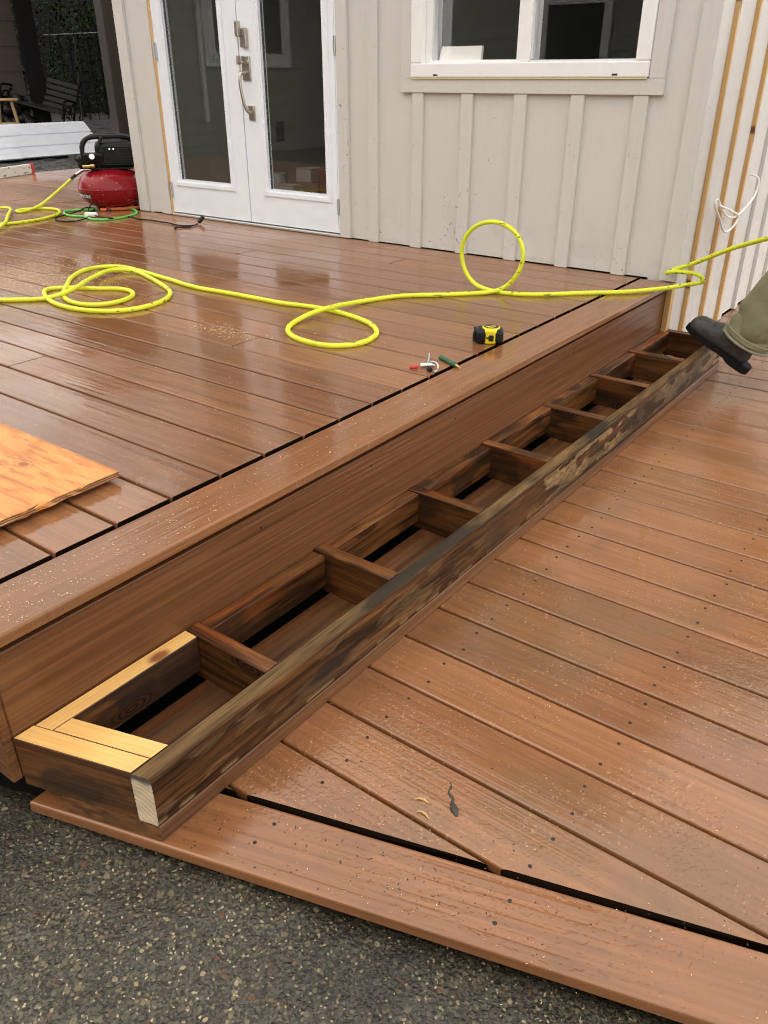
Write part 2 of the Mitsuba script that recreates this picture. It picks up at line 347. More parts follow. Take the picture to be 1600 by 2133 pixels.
principled('m_brass', (0.62, 0.48, 0.22), 0.28, metallic=1.0)
principled('m_dark_gasket', (0.012, 0.014, 0.015), 0.4)
principled('m_yellow_tape', (0.68, 0.66, 0.30), 0.4)
def hose_color(p, n, uv):
    d = smoothstep(0.74, 0.80, noise(p.x * 75, p.y * 75, p.z * 110)) * smoothstep(0.48, 0.62, noise(p.x * 6, p.y * 6, 2.0))
    c = mi.Color3f(0.66, 0.72, 0.030) * (0.92 + 0.14 * noise(p.x * 14, p.y * 14, p.z * 14))
    return mix(c, mi.Color3f(0.16, 0.13, 0.03), d * 0.8)
principled('m_hose', hose_color, 0.40)
principled('m_green_cord', (0.13, 0.50, 0.10), 0.4)
principled('m_orange', (0.62, 0.15, 0.03), 0.4)
principled('m_black_rubber', (0.009, 0.009, 0.009), 0.45, spec=0.25)
principled('m_white_plastic', (0.78, 0.77, 0.74), 0.35)
def red_color(p, n, uv):
    c = mi.Color3f(0.24, 0.005, 0.010) * (0.85 + 0.25 * fbm(p.x * 9, p.y * 9, p.z * 9))
    return mix(c, mi.Color3f(0.50, 0.36, 0.33), smoothstep(0.86, 0.90, noise(p.x * 70, p.y * 70, p.z * 70)) * 0.6)
principled('m_red_paint', red_color, 0.24, spec=0.35)
principled('m_black_plastic', lambda p, n, uv: mi.Color3f(0.008, 0.008, 0.0085) * (0.8 + 0.5 * noise(p.x * 40, p.y * 40, p.z * 40)), 0.38, spec=0.25)
principled('m_label_black', (0.012, 0.012, 0.012), 0.3)
principled('m_label_white', (0.75, 0.74, 0.72), 0.4)
principled('m_tape_yellow', (0.72, 0.56, 0.012), 0.30)
principled('m_green_pencil', (0.010, 0.085, 0.035), 0.30)
principled('m_red_plastic', (0.50, 0.015, 0.018), 0.3)
def level_color(p, n, uv):
    c = mix((0.62, 0.59, 0.52), (0.74, 0.71, 0.64), fbm(p.x * 8, p.y * 8, p.z * 8))
    return mix(c, mi.Color3f(0.12, 0.10, 0.08), smoothstep(0.72, 0.80, noise(p.x * 30, p.y * 30, p.z * 50)) * 0.8)
principled('m_level_white', level_color, 0.5)
principled('m_soffit', lambda p, n, uv: mi.Color3f(0.78, 0.81, 0.88) * (0.94 + 0.08 * noise(p.y * 12, p.z * 60)), 0.32)
principled('m_sawdust', lambda p, n, uv: mix((0.50, 0.33, 0.15), (0.80, 0.64, 0.40), cell_rand(dr.floor(p.x * 90), dr.floor(p.y * 90))), 0.7)
principled('m_mud', lambda p, n, uv: mix((0.02, 0.017, 0.013), (0.06, 0.05, 0.036), noise(p.x * 150, p.y * 150)), 0.5)
principled('m_nail', (0.24, 0.205, 0.175), 0.6)
principled('m_screw', (0.012, 0.011, 0.010), 0.5)
def drywall(p, n, uv): return mix((0.19, 0.20, 0.165), (0.23, 0.24, 0.20), fbm(p.x * 2, p.y * 2, p.z * 2))
principled('m_drywall', drywall, 0.8, spec=0.2)
principled('m_subfloor', lambda p, n, uv: mix((0.16, 0.13, 0.09), (0.26, 0.21, 0.14), fbm(p.x * 9, p.y * 9, 1.0)), 0.6)
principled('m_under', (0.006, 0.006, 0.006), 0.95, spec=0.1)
principled('m_can', (0.55, 0.56, 0.55), 0.3, metallic=0.6)
principled('m_dark_red', (0.085, 0.020, 0.014), 0.5)
principled('m_carton', (0.30, 0.29, 0.26), 0.6)
principled('m_brown_carton', (0.16, 0.085, 0.045), 0.7)
principled('m_outlet', (0.015, 0.014, 0.013), 0.5)
principled('m_khaki', lambda p, n, uv: mix((0.135, 0.127, 0.076), (0.235, 0.222, 0.140), dr.clip(0.55 * fbm(p.x * 14, p.y * 14, p.z * 14) + 0.45 * noise(p.x * 500, p.y * 500, p.z * 500), 0, 1)), 0.8, spec=0.2, sheen=0.3,
           bump=lambda p, n, uv: (fbm(p.x * 24, p.y * 24, p.z * 24) - 0.5) * 0.006, eps=1e-3)
principled('m_khaki_hem', lambda p, n, uv: mix((0.19, 0.18, 0.125), (0.26, 0.25, 0.18), noise(p.x * 90, p.y * 90, p.z * 90)), 0.8, spec=0.2)
principled('m_stitch', (0.34, 0.32, 0.22), 0.8)
principled('m_boot', lambda p, n, uv: mix((0.020, 0.0195, 0.0195), (0.075, 0.072, 0.070), fbm(p.x * 40, p.y * 40, p.z * 40)), 0.5, spec=0.25, bump=lambda p, n, uv: (noise(p.x * 330, p.y * 330, p.z * 330) - .5) * 0.0007 + (fbm(p.x * 55, p.y * 18, p.z * 55) - .5) * 0.003)
principled('m_sole', (0.007, 0.007, 0.007), 0.7, spec=0.15)
principled('m_skin', (0.52, 0.30, 0.21), 0.5)
principled('m_jacket', (0.05, 0.055, 0.06), 0.8)
principled('m_hair', (0.03, 0.02, 0.014), 0.6)
def concrete_color(p, n, uv):
    wx, wy = p.x + 0.006 * noise(p.x * 60, p.y * 60), p.y + 0.006 * noise(p.x * 60 + 9, p.y * 60)
    d1, d2, w = voronoi(wx * 130, wy * 130)
    e1, e2, w2 = voronoi(wx * 300 + 7, wy * 300)
    g1, g2, w3 = voronoi(wx * 58 + 3, wy * 58)
    fine = mix((0.016, 0.0145, 0.012), (0.085, 0.076, 0.060), w2 * w2)
    fine = mix(fine, mi.Color3f(0.34, 0.29, 0.20), smoothstep(0.972, 0.976, w2))
    def tone(w):
        t = mix((0.022, 0.020, 0.018), (0.085, 0.078, 0.064), dr.clip(w * 1.3, 0, 1))
        t = mix(t, mi.Color3f(0.130, 0.112, 0.072), smoothstep(0.78, 0.80, w))
        t = mix(t, mi.Color3f(0.105, 0.050, 0.028), smoothstep(0.88, 0.89, w) * smoothstep(0.92, 0.91, w))
        return mix(t, mi.Color3f(0.24, 0.205, 0.135), smoothstep(0.965, 0.97, w))
    r = 0.18 + 0.36 * cell_rand(w * 9999, 3)
    c = mix(fine, tone(w), smoothstep(r, r - 0.08, d1) * smoothstep(0.25, 0.3, w))
    r3 = 0.14 + 0.24 * cell_rand(w3 * 9999, 4)
    c = mix(c, tone(cell_rand(w3 * 7777, 6)) * (0.8 + 0.4 * noise(p.x * 300, p.y * 300)), smoothstep(r3, r3 - 0.06, g1) * smoothstep(0.55, 0.6, w3))
    return c * mi.Color3f(1.05, 1.0, 0.86) * (0.32 + 1.40 * fbm(p.x * 5, p.y * 5, 2.0, octaves=5))
def concrete_bump(p, n, uv):
    d1, d2, w = voronoi(p.x * 120, p.y * 120); e1, e2, w2 = voronoi(p.x * 330 + 7, p.y * 330)
    return smoothstep(0.6, 0.1, d1) * 0.0016 * w + smoothstep(0.6, 0.1, e1) * 0.0011 * w2
principled('m_concrete', concrete_color, lambda p, n, uv: 0.18 + 0.45 * fbm(p.x * 25, p.y * 25), bump=concrete_bump, eps=6e-4)
for i, c in enumerate([(0.095, 0.080, 0.050), (0.042, 0.038, 0.032), (0.022, 0.026, 0.027), (0.20, 0.165, 0.105), (0.11, 0.048, 0.026), (0.055, 0.053, 0.028), (0.020, 0.018, 0.015)]):
    principled(f'm_pebble_{i}', (lambda c: lambda p, n, uv: mi.Color3f(*c) * (0.7 + 0.6 * noise(p.x * 120, p.y * 120)))(c), 0.25)
principled('m_gravel', lambda p, n, uv: mi.Color3f(0.030, 0.028, 0.026) * (0.3 + 1.5 * cell_rand(dr.floor(p.x * 34), dr.floor(p.y * 34))), 0.6)
principled('m_brown_siding', lambda p, n, uv: mi.Color3f(0.046, 0.027, 0.021) * (0.85 + 0.3 * fbm(p.y * 3, p.z * 30, 1.0)), 0.6)
principled('m_dark_brown', lambda p, n, uv: mi.Color3f(0.016, 0.0085, 0.0055) * (0.7 + 0.7 * fbm(p.y * 20 + p.x * 20, p.z * 2, 1.0)), 0.6)
principled('m_char', (0.0045, 0.004, 0.004), 0.7, spec=0.2)
principled('m_bench_slat', (0.014, 0.0135, 0.013), 0.5, spec=0.3)
principled('m_rail_grey', (0.10, 0.10, 0.10), 0.4)
principled('m_river_rock', lambda p, n, uv: mi.Color3f(0.012, 0.0115, 0.011) * (0.4 + 1.3 * noise(p.x * 9, p.y * 9, p.z * 9)), 0.5)
principled('m_stool_wood', lambda p, n, uv: mi.Color3f(0.50, 0.32, 0.15) * (0.8 + 0.4 * noise(p.x * 20, p.z * 20)), 0.4)
principled('m_grey_siding', lambda p, n, uv: mi.Color3f(0.26, 0.26, 0.225) * (0.95 + 0.1 * fbm(p.x * 2, p.z * 20, 1.0)), 0.6)
principled('m_roof', (0.05, 0.05, 0.05), 0.8)
scene['m_leaf'] = {'type': 'twosided', 'bsdf': {'type': 'principled', 'base_color': proc(lambda p, n, uv: mix((0.0015, 0.003, 0.001), (0.030, 0.062, 0.014), cell_rand(dr.floor(p.x * 7), dr.floor(p.y * 7), dr.floor(p.z * 7)))), 'roughness': 0.85, 'specular': 0.15}}
principled('m_bark', (0.03, 0.024, 0.018), 0.8)

# ------------------------------------------------------------------ ground
ZL = -0.3722                      # top of the lower deck
def ground_z(x, y): return -0.412 - 0.030 * np.clip(x, 0, 4) - 0.09 * np.clip((np.asarray(y) - (-2.956 + 0.3134 * (np.asarray(x) + 0.012)) - 0.02) / 0.12, 0, 1) * (np.asarray(x) > -6)
gx = np.concatenate([[-200, -60, -20, -6], np.linspace(-1.2, 3.2, 230), [8, 20, 60, 200]])
gy = np.concatenate([[-200, -60, -20, -8], np.linspace(-4.2, -2.2, 130), [2, 8, 20, 60, 200]])
X, Y = np.meshgrid(gx, gy, indexing='ij')
pz = np.stack([X * 28, Y * 28, X * 0], -1)
Zg = ground_z(X, Y) + np.where((np.abs(X - 1) < 2.3) & (np.abs(Y + 3.2) < 1.1), (meshkit.fbm(pz, 3, 3) - 0.5) * 0.010, 0)
nx_, ny_ = X.shape
ii, jj = np.meshgrid(np.arange(nx_ - 1), np.arange(ny_ - 1), indexing='ij')
q = np.stack([ii * ny_ + jj, (ii + 1) * ny_ + jj, (ii + 1) * ny_ + jj + 1, ii * ny_ + jj + 1], -1).reshape(-1, 4)
gm = trimesh.Trimesh(np.stack([X, Y, Zg], -1).reshape(-1, 3), np.vstack([q[:, [0, 1, 2]], q[:, [0, 2, 3]]]), process=False)
struct('ground', 'dark wet exposed aggregate concrete')
add('ground', gm, 'm_concrete', smooth=True); labels['ground'] = {'kind': 'structure', 'label': 'dark wet exposed aggregate concrete'}
# embedded stones: larger ones one by one, the small ones as stuff
def pebble(x, y, r, seed, sub=1):
    m = trimesh.creation.icosphere(subdivisions=sub, radius=1.0)
    v = m.vertices * (1 + 0.30 * (meshkit.noise(m.vertices * 1.3 + seed * 7.3, 2)[:, None] - 0.5))
    a = seed * 2.4; e = 0.62 + 0.38 * ((seed * 0.37) % 1)
    v = v * [r, r * e, r * 0.32]
    c, s = math.cos(a), math.sin(a)
    v = np.stack([v[:, 0] * c - v[:, 1] * s, v[:, 0] * s + v[:, 1] * c, v[:, 2]], 1)
    gz = ground_z(x, y) + float((meshkit.fbm(np.array([[x * 28, y * 28, 0]]), 3, 3)[0] - 0.5) * 0.010)
    return trimesh.Trimesh(v + [x, y, gz - r * 0.20], m.faces, process=False)
def front_edge_y(x): return -2.956 + 0.3134 * (x + 0.012)
n_big = 0
while n_big < 110:
    x, y = rng.uniform(-0.35, 1.3), rng.uniform(-3.35, -2.75)
    if y > front_edge_y(x) - 0.02: continue
    r = 0.0035 + 0.0085 * rng.random() ** 2
    ci = rng.choice(7, p=[.16, .2, .12, .07, .08, .15, .22])
    add('stone', pebble(x, y, r, n_big + 1.0, 2), f'm_pebble_{ci}', 'ground', smooth=True)
    n_big += 1
small = [[] for _ in range(7)]
for k in range(6500):
    x, y = rng.uniform(-0.4, 1.6), rng.uniform(-3.4, -2.6)
    if y > front_edge_y(x) + 0.10: continue
    ci = rng.choice(7, p=[.09, .27, .07, .022, .028, .10, .42])
    small[ci].append(pebble(x, y, 0.0009 + 0.0042 * rng.random() ** 3.5, k + 0.5, 0))
for ci in range(7):
    add('grit', cat(small[ci]), f'm_pebble_{ci}', 'ground', smooth=True, kind='stuff')

# ------------------------------------------------------------------ upper deck
UD = struct('upper_deck', 'raised deck of wet brown composite boards')
SEAM = [3.0]
XS = -0.160                         # board ends stop here; the dark seam is left open up to the border board at -0.145
W_B = 0.1376
joints = {4: -1.288, 8: -0.877, 10: -1.68, 12: -2.92, 14: -0.871, 16: -2.05, 18: -1.268,
          6: -2.55, 2: -3.1, 9: -4.2, 11: -3.6, 13: -5.1, 15: -4.4, 17: -3.3, 19: -4.9}
XE = -6.62
for k in range(-2, 42):
    y0 = YU + PITCH_B * k + (PITCH_B - W_B) / 2
    xr = XS if y0 < 0.15 else (XS if y0 + W_B < 0.30 else -3.80)
    if y0 + W_B > 0.285 and y0 < 0.30: xr = XS
    if y0 > 0.30: xr = -3.80 + 0.0
    cuts = [XE]
    if k in joints: cuts.append(joints[k])
    elif k > 20: cuts.append(-5.2 - 0.37 * ((k * 7) % 4))
    cuts.append(xr)
    for a, b in zip(cuts[:-1], cuts[1:]):
        g0 = 0.0 if a == XE else 0.0022
        g1 = 0.0 if b == xr else 0.0022
        dz = 0.0006 * math.sin(k * 2.1 + a)
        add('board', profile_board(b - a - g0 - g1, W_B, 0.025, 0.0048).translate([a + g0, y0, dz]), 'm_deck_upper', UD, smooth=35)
# border board along the edge, with a broad rounded nosing
def border_profile(L):
    pts = [(0.0, -0.025), (0.139, -0.025)]
    r = 0.0055
    for k in range(6): a = -math.pi / 2 + math.pi / 2 * k / 5; pts.append((0.145 - r + r * math.cos(a), -0.025 + r + r * math.sin(a)))
    for k in range(6): a = math.pi / 2 * k / 5; pts.append((0.145 - r + r * math.cos(a), -r + r * math.sin(a)))
    r = 0.0035
    for k in range(5): a = math.pi / 2 + math.pi / 2 * k / 4; pts.append((r + r * math.cos(a), -r + r * math.sin(a)))
    m = CrossSection([np.array(pts)]).extrude(L)          # x,z profile extruded along +z -> map to y
    return m.transform(np.array([[1, 0, 0, 0], [0, 0, 1, 0], [0, 1, 0, 0]], float).copy())
bm = tm(border_profile(3.275)); bm.invert() if bm.volume < 0 else None
bm.apply_translation([-0.145, -2.990, 0]); 
add('border_board', bm, 'm_deck_border', UD, smooth=35, label='board along the deck edge with rounded nosing')
add('fascia_board', box(-0.042, -0.0205, -2.948, 0.3110, -0.320, -0.0470, 0.002), 'm_fascia', UD, label='tall grained fascia board facing the step')
add('fascia_board', box(-6.62, -0.020, -2.9685, -2.9485, -0.320, -0.0400, 0.003), 'm_fascia', UD)
add('border_board', box(-6.62, -0.148, -2.990, -2.905, -0.0252, -0.0005, 0.004), 'm_deck_border', UD) if False else None
add('shade_slab', box(-6.55, -0.045, -2.93, 0.27, -0.36, -0.075), 'm_under', UD, label='black slab added below the boards to keep the gaps dark')  # solid black slab added so no light shows through the board gaps
add('shade_slab', box(-6.60, -3.82, 0.271, 3.35, -0.36, -0.045), 'm_under', UD)
fs = []
for yy in np.arange(-2.72, 0.2, 0.41):
    for zz in (-0.085, -0.245): 
        if (int(yy * 100) + int(zz * 1000)) % 3: fs.append(cyl((-0.0202, yy, zz), (-0.0192, yy, zz), 0.0032, n=10))
add('screw', cat(fs), 'm_screw', UD, kind='stuff')

# ------------------------------------------------------------------ lower deck
LD = struct('lower_deck', 'lower deck of lighter wet brown composite boards')
edge_p = np.array([-0.012, -2.956]); ed = np.array([math.cos(SK), math.sin(SK)]); en = np.array([-ed[1], ed[0]])
gap_off = 0.1385 + 0.0120                     # boards start behind the border board and the dark seam
for k in range(-4, 44):
    y0 = YL + PITCH_B * k + (PITCH_B - W_B) / 2
    b = profile_board(3.06 if k < 20 else 3.2, W_B, 0.025, 0.0052).translate([0.133 if k < 20 else -0.012, y0, ZL + 0.0004 * math.sin(k * 1.7)])
    off = float(edge_p @ en) + gap_off
    if k < 8:
        b = b.trim_by_plane([en[0], en[1], 0.0], off)
    if b.is_empty() or b.volume() < 1e-6: continue
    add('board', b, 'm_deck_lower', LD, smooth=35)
fb = profile_board(3.6, 0.1385, 0.025, 0.0065).transform(np.array([[ed[0], en[0], 0, edge_p[0]], [ed[1], en[1], 0, edge_p[1]], [0, 0, 1, ZL]], float))
fb = fb.translate([-0.05 * ed[0], -0.05 * ed[1], 0]).trim_by_plane([1.0, 0, 0], -0.012)
sb = profile_board(3.4, 0.139, 0.025, 0.005).transform(np.array([[0, -1, 0, 0.1285], [1, 0, 0, -3.05], [0, 0, 1, ZL - 0.0003]], float)).trim_by_plane([en[0], en[1], 0.0], float(edge_p @ en) + gap_off)
add('border_board', sb, 'm_deck_border_lower', LD, smooth=35)
add('border_board', fb, 'm_deck_skew', LD, smooth=35, label='angled front board with rounded edge')
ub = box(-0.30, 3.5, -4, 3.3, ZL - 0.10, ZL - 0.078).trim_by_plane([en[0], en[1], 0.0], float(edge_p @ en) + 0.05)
add('shade_slab', ub, 'm_under', LD)  # black slab again, added to darken the gaps and step bays
scr = []
for xj in (0.392, 0.802, 1.21, 1.62):
    for k in range(-1, 22):
        for fr in (0.245, 0.755):
            y = YL + PITCH_B * (k + fr); x = xj + rng.normal(0, 0.004) - 0.012 * max(0, 0)
            if (np.array([x, y]) - edge_p) @ en < gap_off + 0.01: continue
            scr.append(cyl((x, y, ZL - 0.001), (x, y, ZL + 0.0007), 0.0036, n=12))
for x, y in [(0.386, -2.770), (0.386, -2.721), (0.800, -2.652), (0.800, -2.603), (1.21, -2.525), (1.21, -2.47)]:
    scr.append(cyl((x, y, ZL - 0.001), (x, y, ZL + 0.0007), 0.0036, n=12))
add('screw', cat(scr), 'm_screw', LD, kind='stuff')

# ------------------------------------------------------------------ step frame
SF = thing('step_frame', 'unfinished ladder-like timber step frame lying along the upper deck fascia', 'step frame')
ZT, ZB = -0.222, -0.335
sk = np.array([math.cos(SK), math.sin(SK)])
def skew_plane(y_at_0):          # keeps what lies beyond the skewed line through (0, y_at_0)
    n = np.array([-sk[1], sk[0]]); return [n[0], n[1], 0.0], float(n @ np.array([0, y_at_0]))
def rough_top(man, amp=0.0012, step=0.03, seed=0):
    m = tm(man.refine_to_length(step)); v = m.vertices
    v += (meshkit.noise(v * [30, 9, 30] + seed, 5)[:, None] - 0.5) * amp * np.array([1, 0.3, 1.0])
    m.vertices = v; return m
fbm_ = box(0.2150, 0.2535, -2.95, 0.35, ZB, ZT, 0.003).trim_by_plane(*skew_plane(-2.945))
add('front_board', rough_top(fbm_, 0.0025, 0.025, 1), 'm_front_board', SF, smooth=40, label='dark weathered front board with scuffed pale patches')
pl = box(0.058, 0.2560, -2.97, 0.352, ZL + 0.0005, ZB - 0.0005, 0.002).trim_by_plane(*skew_plane(-2.946))
add('base_plank', pl, 'm_plank', SF, smooth=40, label='flat brown plank under the front board')
def skew_box(y_off, t, x0, x1, z0, z1, seed):
    b = box(0, 1, 0, t, z0, z1, 0.0012)
    b = b.transform(np.array([[sk[0], -sk[1], 0, 0], [sk[1], sk[0], 0, y_off], [0, 0, 1, 0]], float)).translate([-0.3 * sk[0], -0.3 * sk[1], 0])
    return b.trim_by_plane([1.0, 0, 0], x0).trim_by_plane([-1.0, 0, 0], -x1)
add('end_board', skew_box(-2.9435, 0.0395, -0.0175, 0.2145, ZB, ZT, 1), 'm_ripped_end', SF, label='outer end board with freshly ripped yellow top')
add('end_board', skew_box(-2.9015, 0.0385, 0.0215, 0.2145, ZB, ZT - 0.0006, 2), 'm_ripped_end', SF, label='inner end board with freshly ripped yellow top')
ys = [-2.5535, -2.1420, -1.7340, -1.3260, -0.9050, -0.4940, -0.0970]
for i, y in enumerate(ys):
    b = box(-0.0175, 0.2147, y, y + 0.038, ZB + 0.001, ZT + (0.0006 if i % 2 else 0.0), 0.0015)
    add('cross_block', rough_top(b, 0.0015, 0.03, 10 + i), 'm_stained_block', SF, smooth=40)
add('cross_block', box(-0.0175, 0.2147, 0.311, 0.349, ZB + 0.001, ZT, 0.0015), 'm_stained_block', SF, smooth=40)
starts = [-2.86] + [y + 0.0385 for y in ys]
ends = [y - 0.0005 for y in ys] + [0.3105]
for i, (a, b) in enumerate(zip(starts, ends)):
    dz = [0, -0.0045, -0.002, -0.005, 0.0, -0.003, -0.004, -0.002][i]
    bb = box(-0.0175, 0.0205, a if i else -2.93, b, ZT - 0.088 + dz, ZT + dz - 0.0005, 0.0015)
    if i == 0: bb = bb.trim_by_plane(*skew_plane(-2.9013))
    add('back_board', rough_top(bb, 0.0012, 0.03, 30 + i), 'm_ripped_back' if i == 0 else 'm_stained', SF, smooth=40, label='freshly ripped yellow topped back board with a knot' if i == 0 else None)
# small fallen chips in the bays
chip = place(rbox(0.010, 0.014, 0.003, 0.001, 6), (0.075, -2.32, ZL + 0.004), 0.5, 0.7)
tchip = thing('wood_chip', 'small tan wood chip lying inside the second bay of the step frame', 'wood chip'); add('wood_chip', chip, 'm_pine'); 

# ------------------------------------------------------------------ house
HO = thing('house', 'house clad in pale grey board and batten siding with glazed double door', 'house')
YF, YP = 0.294, 0.312            # batten faces, panel faces
TOPZ = 2.60
def wallbox(x0, x1, z0, z1, name='wall_panel', y0=YP, y1=0.42, mat='m_siding', **kw): return add(name, box(x0, x1, y0, y1, z0, z1), mat, HO, **kw)
WX0, WX1, WZ0, WZ1 = -1.441, -0.239, 0.808, 1.95           # window opening
DX0, DX1, DZ1 = -3.372, -1.926, 2.06                        # door opening
wallbox(-3.70, DX0 - 0.02, 0.0045, TOPZ)
wallbox(DX0 - 0.0195, DX1 + 0.0195, DZ1, TOPZ)
wallbox(DX1 + 0.02, WX0 - 0.001, 0.0045, TOPZ)
wallbox(WX0 - 0.0005, WX1 + 0.0005, 0.005, WZ0 - 0.001)
wallbox(WX0 - 0.0005, WX1 + 0.0005, WZ1, TOPZ)
wallbox(WX1 + 0.001, -0.0165, 0.0045, TOPZ)
add('wall_panel', box(-0.12, -0.0160, 0.3125, 7.0, -0.362, TOPZ - 0.001), 'm_siding', HO)            # side wall
add('wall_panel', box(-3.7005, -3.60, 0.3125, 7.0, -0.005, TOPZ - 0.002), 'm_siding', HO)          # other side
add('wall_panel', box(-3.58, -0.13, 6.85, 6.99, 0, TOPZ - 0.003), 'm_siding', HO)
def batten(x0, x1, z0, z1, proud=0.0): add('batten', box(x0, x1, YF - proud, YP - 0.0005, z0, z1, 0.0015), 'm_trim', HO)
for x in (-1.4384, -1.1510, -0.8653, -0.5818, -0.2930): batten(x, x + 0.0645, 0.0012, 0.7425)
batten(-1.722, -1.658, 0.0012, TOPZ)
add('door_trim', box(-1.9245, -1.853, YF - 0.003, YP - 0.0005, 0.004, TOPZ, 0.0015), 'm_trim', HO)
add('corner_trim', box(-0.0600, 0.0190, YF - 0.004, YP - 0.0005, 0.0035, TOPZ, 0.0015), 'm_trim', HO)
add('corner_trim', box(-0.0155, 0.0185, YP, 0.355, 0.0035, TOPZ, 0.0015), 'm_trim', HO)
add('corner_trim', box(-3.717, -3.625, YF - 0.004, YP - 0.0005, 0.004, TOPZ, 0.0015), 'm_trim', HO)
add('corner_trim', box(-3.7165, -3.7010, YP, 0.38, 0.004, TOPZ, 0.0015), 'm_trim', HO)
add('door_trim', box(-3.475, -3.3915, YF - 0.003, YP - 0.0005, 0.004, TOPZ, 0.0015), 'm_trim', HO)
add('wood_strip', box(-3.3910, -3.3725, YF + 0.004, YP + 0.05, 0.0045, TOPZ - 0.002, 0.001), 'm_pine', HO, label='raw yellow wood strip beside the door')
add('window_trim', box(-1.5070, -0.1700, YF - 0.005, YP - 0.0005, 0.7435, 0.8055, 0.0015), 'm_trim', HO)
add('window_trim', box(-1.5070, -1.4425, YF - 0.0035, YP - 0.0005, 0.8065, WZ1 + 0.06, 0.0015), 'm_trim', HO)
add('window_trim', box(-0.2375, -0.1720, YF - 0.0035, YP - 0.0005, 0.8065, WZ1 + 0.06, 0.0015), 'm_trim', HO)
nl = []
for x in [b_ + 0.032 for b_ in (-1.4384, -1.1510, -0.8653, -0.5818, -0.2930, -1.690, -1.889, -0.020, -3.671, -3.433)]:
    top_ = 0.72 if -1.45 < x < -0.23 else 1.6
    for z in np.arange(0.06, top_, 0.22):
        for s_ in (-0.018, 0.018):
            if rng.random() < 0.75:
                xx, zz_ = x + s_ + rng.normal(0, 0.003), z + rng.normal(0, 0.02)
                nl.append(cyl((xx, YF - 0.0043, zz_), (xx, YF - 0.001, zz_), 0.0016, n=8))
for x in np.arange(-1.46, -0.2, 0.145):
    for z in (0.758, 0.792): nl.append(cyl((x, YF - 0.0053, z), (x, YF - 0.001, z), 0.0017, n=8))
add('nail', cat(nl), 'm_nail', HO, kind='stuff')
# side wall battens: painted face, raw sawn edge towards us for the first three
for i, y in enumerate((0.580, 0.885, 1.195, 1.505, 1.815, 2.125, 2.435, 2.745)):
    add('side_batten', box(-0.0155, 0.0045, y, y + 0.062, -0.366, TOPZ, 0.0012), 'm_trim', HO)
    if i < 3: add('wood_strip', box(-0.0155, 0.0040, y - 0.0205, y - 0.0005, -0.3655, TOPZ - 0.004, 0.001), 'm_pine', HO)
add('wood_strip', box(-0.0195, 0.0050, 0.2990, 0.342, -0.3655, -0.0035, 0.001), 'm_pine', HO)
add('roof', box(-4.0, 0.24, -0.12, 7.3, TOPZ, TOPZ + 0.16), 'm_roof', HO)
# window
WI = HO + '__window'
def wpart(n, b, m='m_vinyl', s=False, **kw): return add('window__' + n, b, m, HO, smooth=s, **kw)
wpart('frame', cat([box(WX0 + .001, WX1 - .001, YF - 0.016, 0.40, WZ0 + 0.001, 0.870, 0.004), box(WX0 + .001, -1.373, YF - 0.0162, 0.40, 0.8705, WZ1, 0.004),
                    box(-0.301, WX1 - .001, YF - 0.0162, 0.40, 0.8705, WZ1, 0.004), box(-0.866, -0.802, YF - 0.004, 0.40, 0.8705, WZ1, 0.004)]), smooth if False else 'm_vinyl')
wpart('sash', cat([box(-1.372, -1.331, YF + 0.012, 0.39, 0.8705, WZ1, 0.004), box(-1.3305, -0.867, YF + 0.014, 0.39, 0.8705, 0.882, 0.003)]))
wpart('bead', cat([box(-1.3305, -1.322, YF + 0.010, 0.345, 0.8825, WZ1), box(-0.8015, -0.792, YF + 0.010, 0.345, 0.8825, WZ1), box(-0.8015, -0.3015, YF + 0.006, 0.345, 0.8703, 0.8790)]), 'm_bead')
def pane(x0, x1, z0, z1, y):
    return trimesh.Trimesh([[x0, y, z0], [x1, y, z0], [x1, y, z1], [x0, y, z1]], [[0, 1, 2], [0, 2, 3]], process=False)
wpart('pane', pane(-1.3215, -0.8665, 0.880, WZ1, YF + 0.040), 'm_pane'); wpart('pane', pane(-0.7915, -0.3012, 0.8792, WZ1, YF + 0.030), 'm_pane')
for x in (-1.305, -0.395): wpart('weep_slot', box(x, x + 0.024, YF - 0.0172, YF - 0.010, 0.8165, 0.8235), 'm_dark_gasket')
wpart('tape', box(WX0 + 0.004, WX1 - 0.004, YF - 0.0125, YF - 0.0065, 0.8035, 0.8083), 'm_yellow_tape', label='thin yellow line of tape under the window')
# double door
def door_leaf(name, x0, x1, gx0, gx1, gz0, lab):
    k = key_for(HO + '__' + name)
    rel = k[len(HO) + 2:]
    y0, y1 = 0.300, 0.345; z0, z1 = 0.022, 2.03
    P = lambda n, b, m='m_white_door', **kw: add(rel + '__' + n, b, m, HO, **kw)
    fr = box(x0, x1, y0, y1, z0, z1, 0.002) - box(gx0 - 0.030, gx1 + 0.030, y0 - 1, y1 + 1, gz0 - 0.030, 1.90)
    P('slab', fr, label=lab)
    def ring(o, i, ya, yb):
        return box(gx0 - o, gx1 + o, ya, yb, gz0 - o, 1.90 + o - 0.03, 0.004) - box(gx0 - i, gx1 + i, ya - 1, yb + 1, gz0 - i, 1.90 - 0.03 + i)
    P('glazing_frame', cat([ring(0.040, 0.014, y0 - 0.010, y0 - 0.0005), ring(0.0295, 0.0, y0 - 0.0035, y1 - 0.004)]))
    P('pane', pane(gx0 + 0.0005, gx1 - 0.0005, gz0 + 0.0005, 1.868, y0 + 0.016), 'm_pane')
    P('gasket', cat([box(gx0, gx0 + 0.004, y0 + 0.0165, y0 + 0.030, gz0, 1.868), box(gx1 - 0.004, gx1, y0 + 0.0165, y0 + 0.030, gz0, 1.868)]), 'm_dark_gasket')
    return rel
dl = door_leaf('door', -3.352, -2.6505, -3.270, -2.797, 0.228, 'left white door leaf')
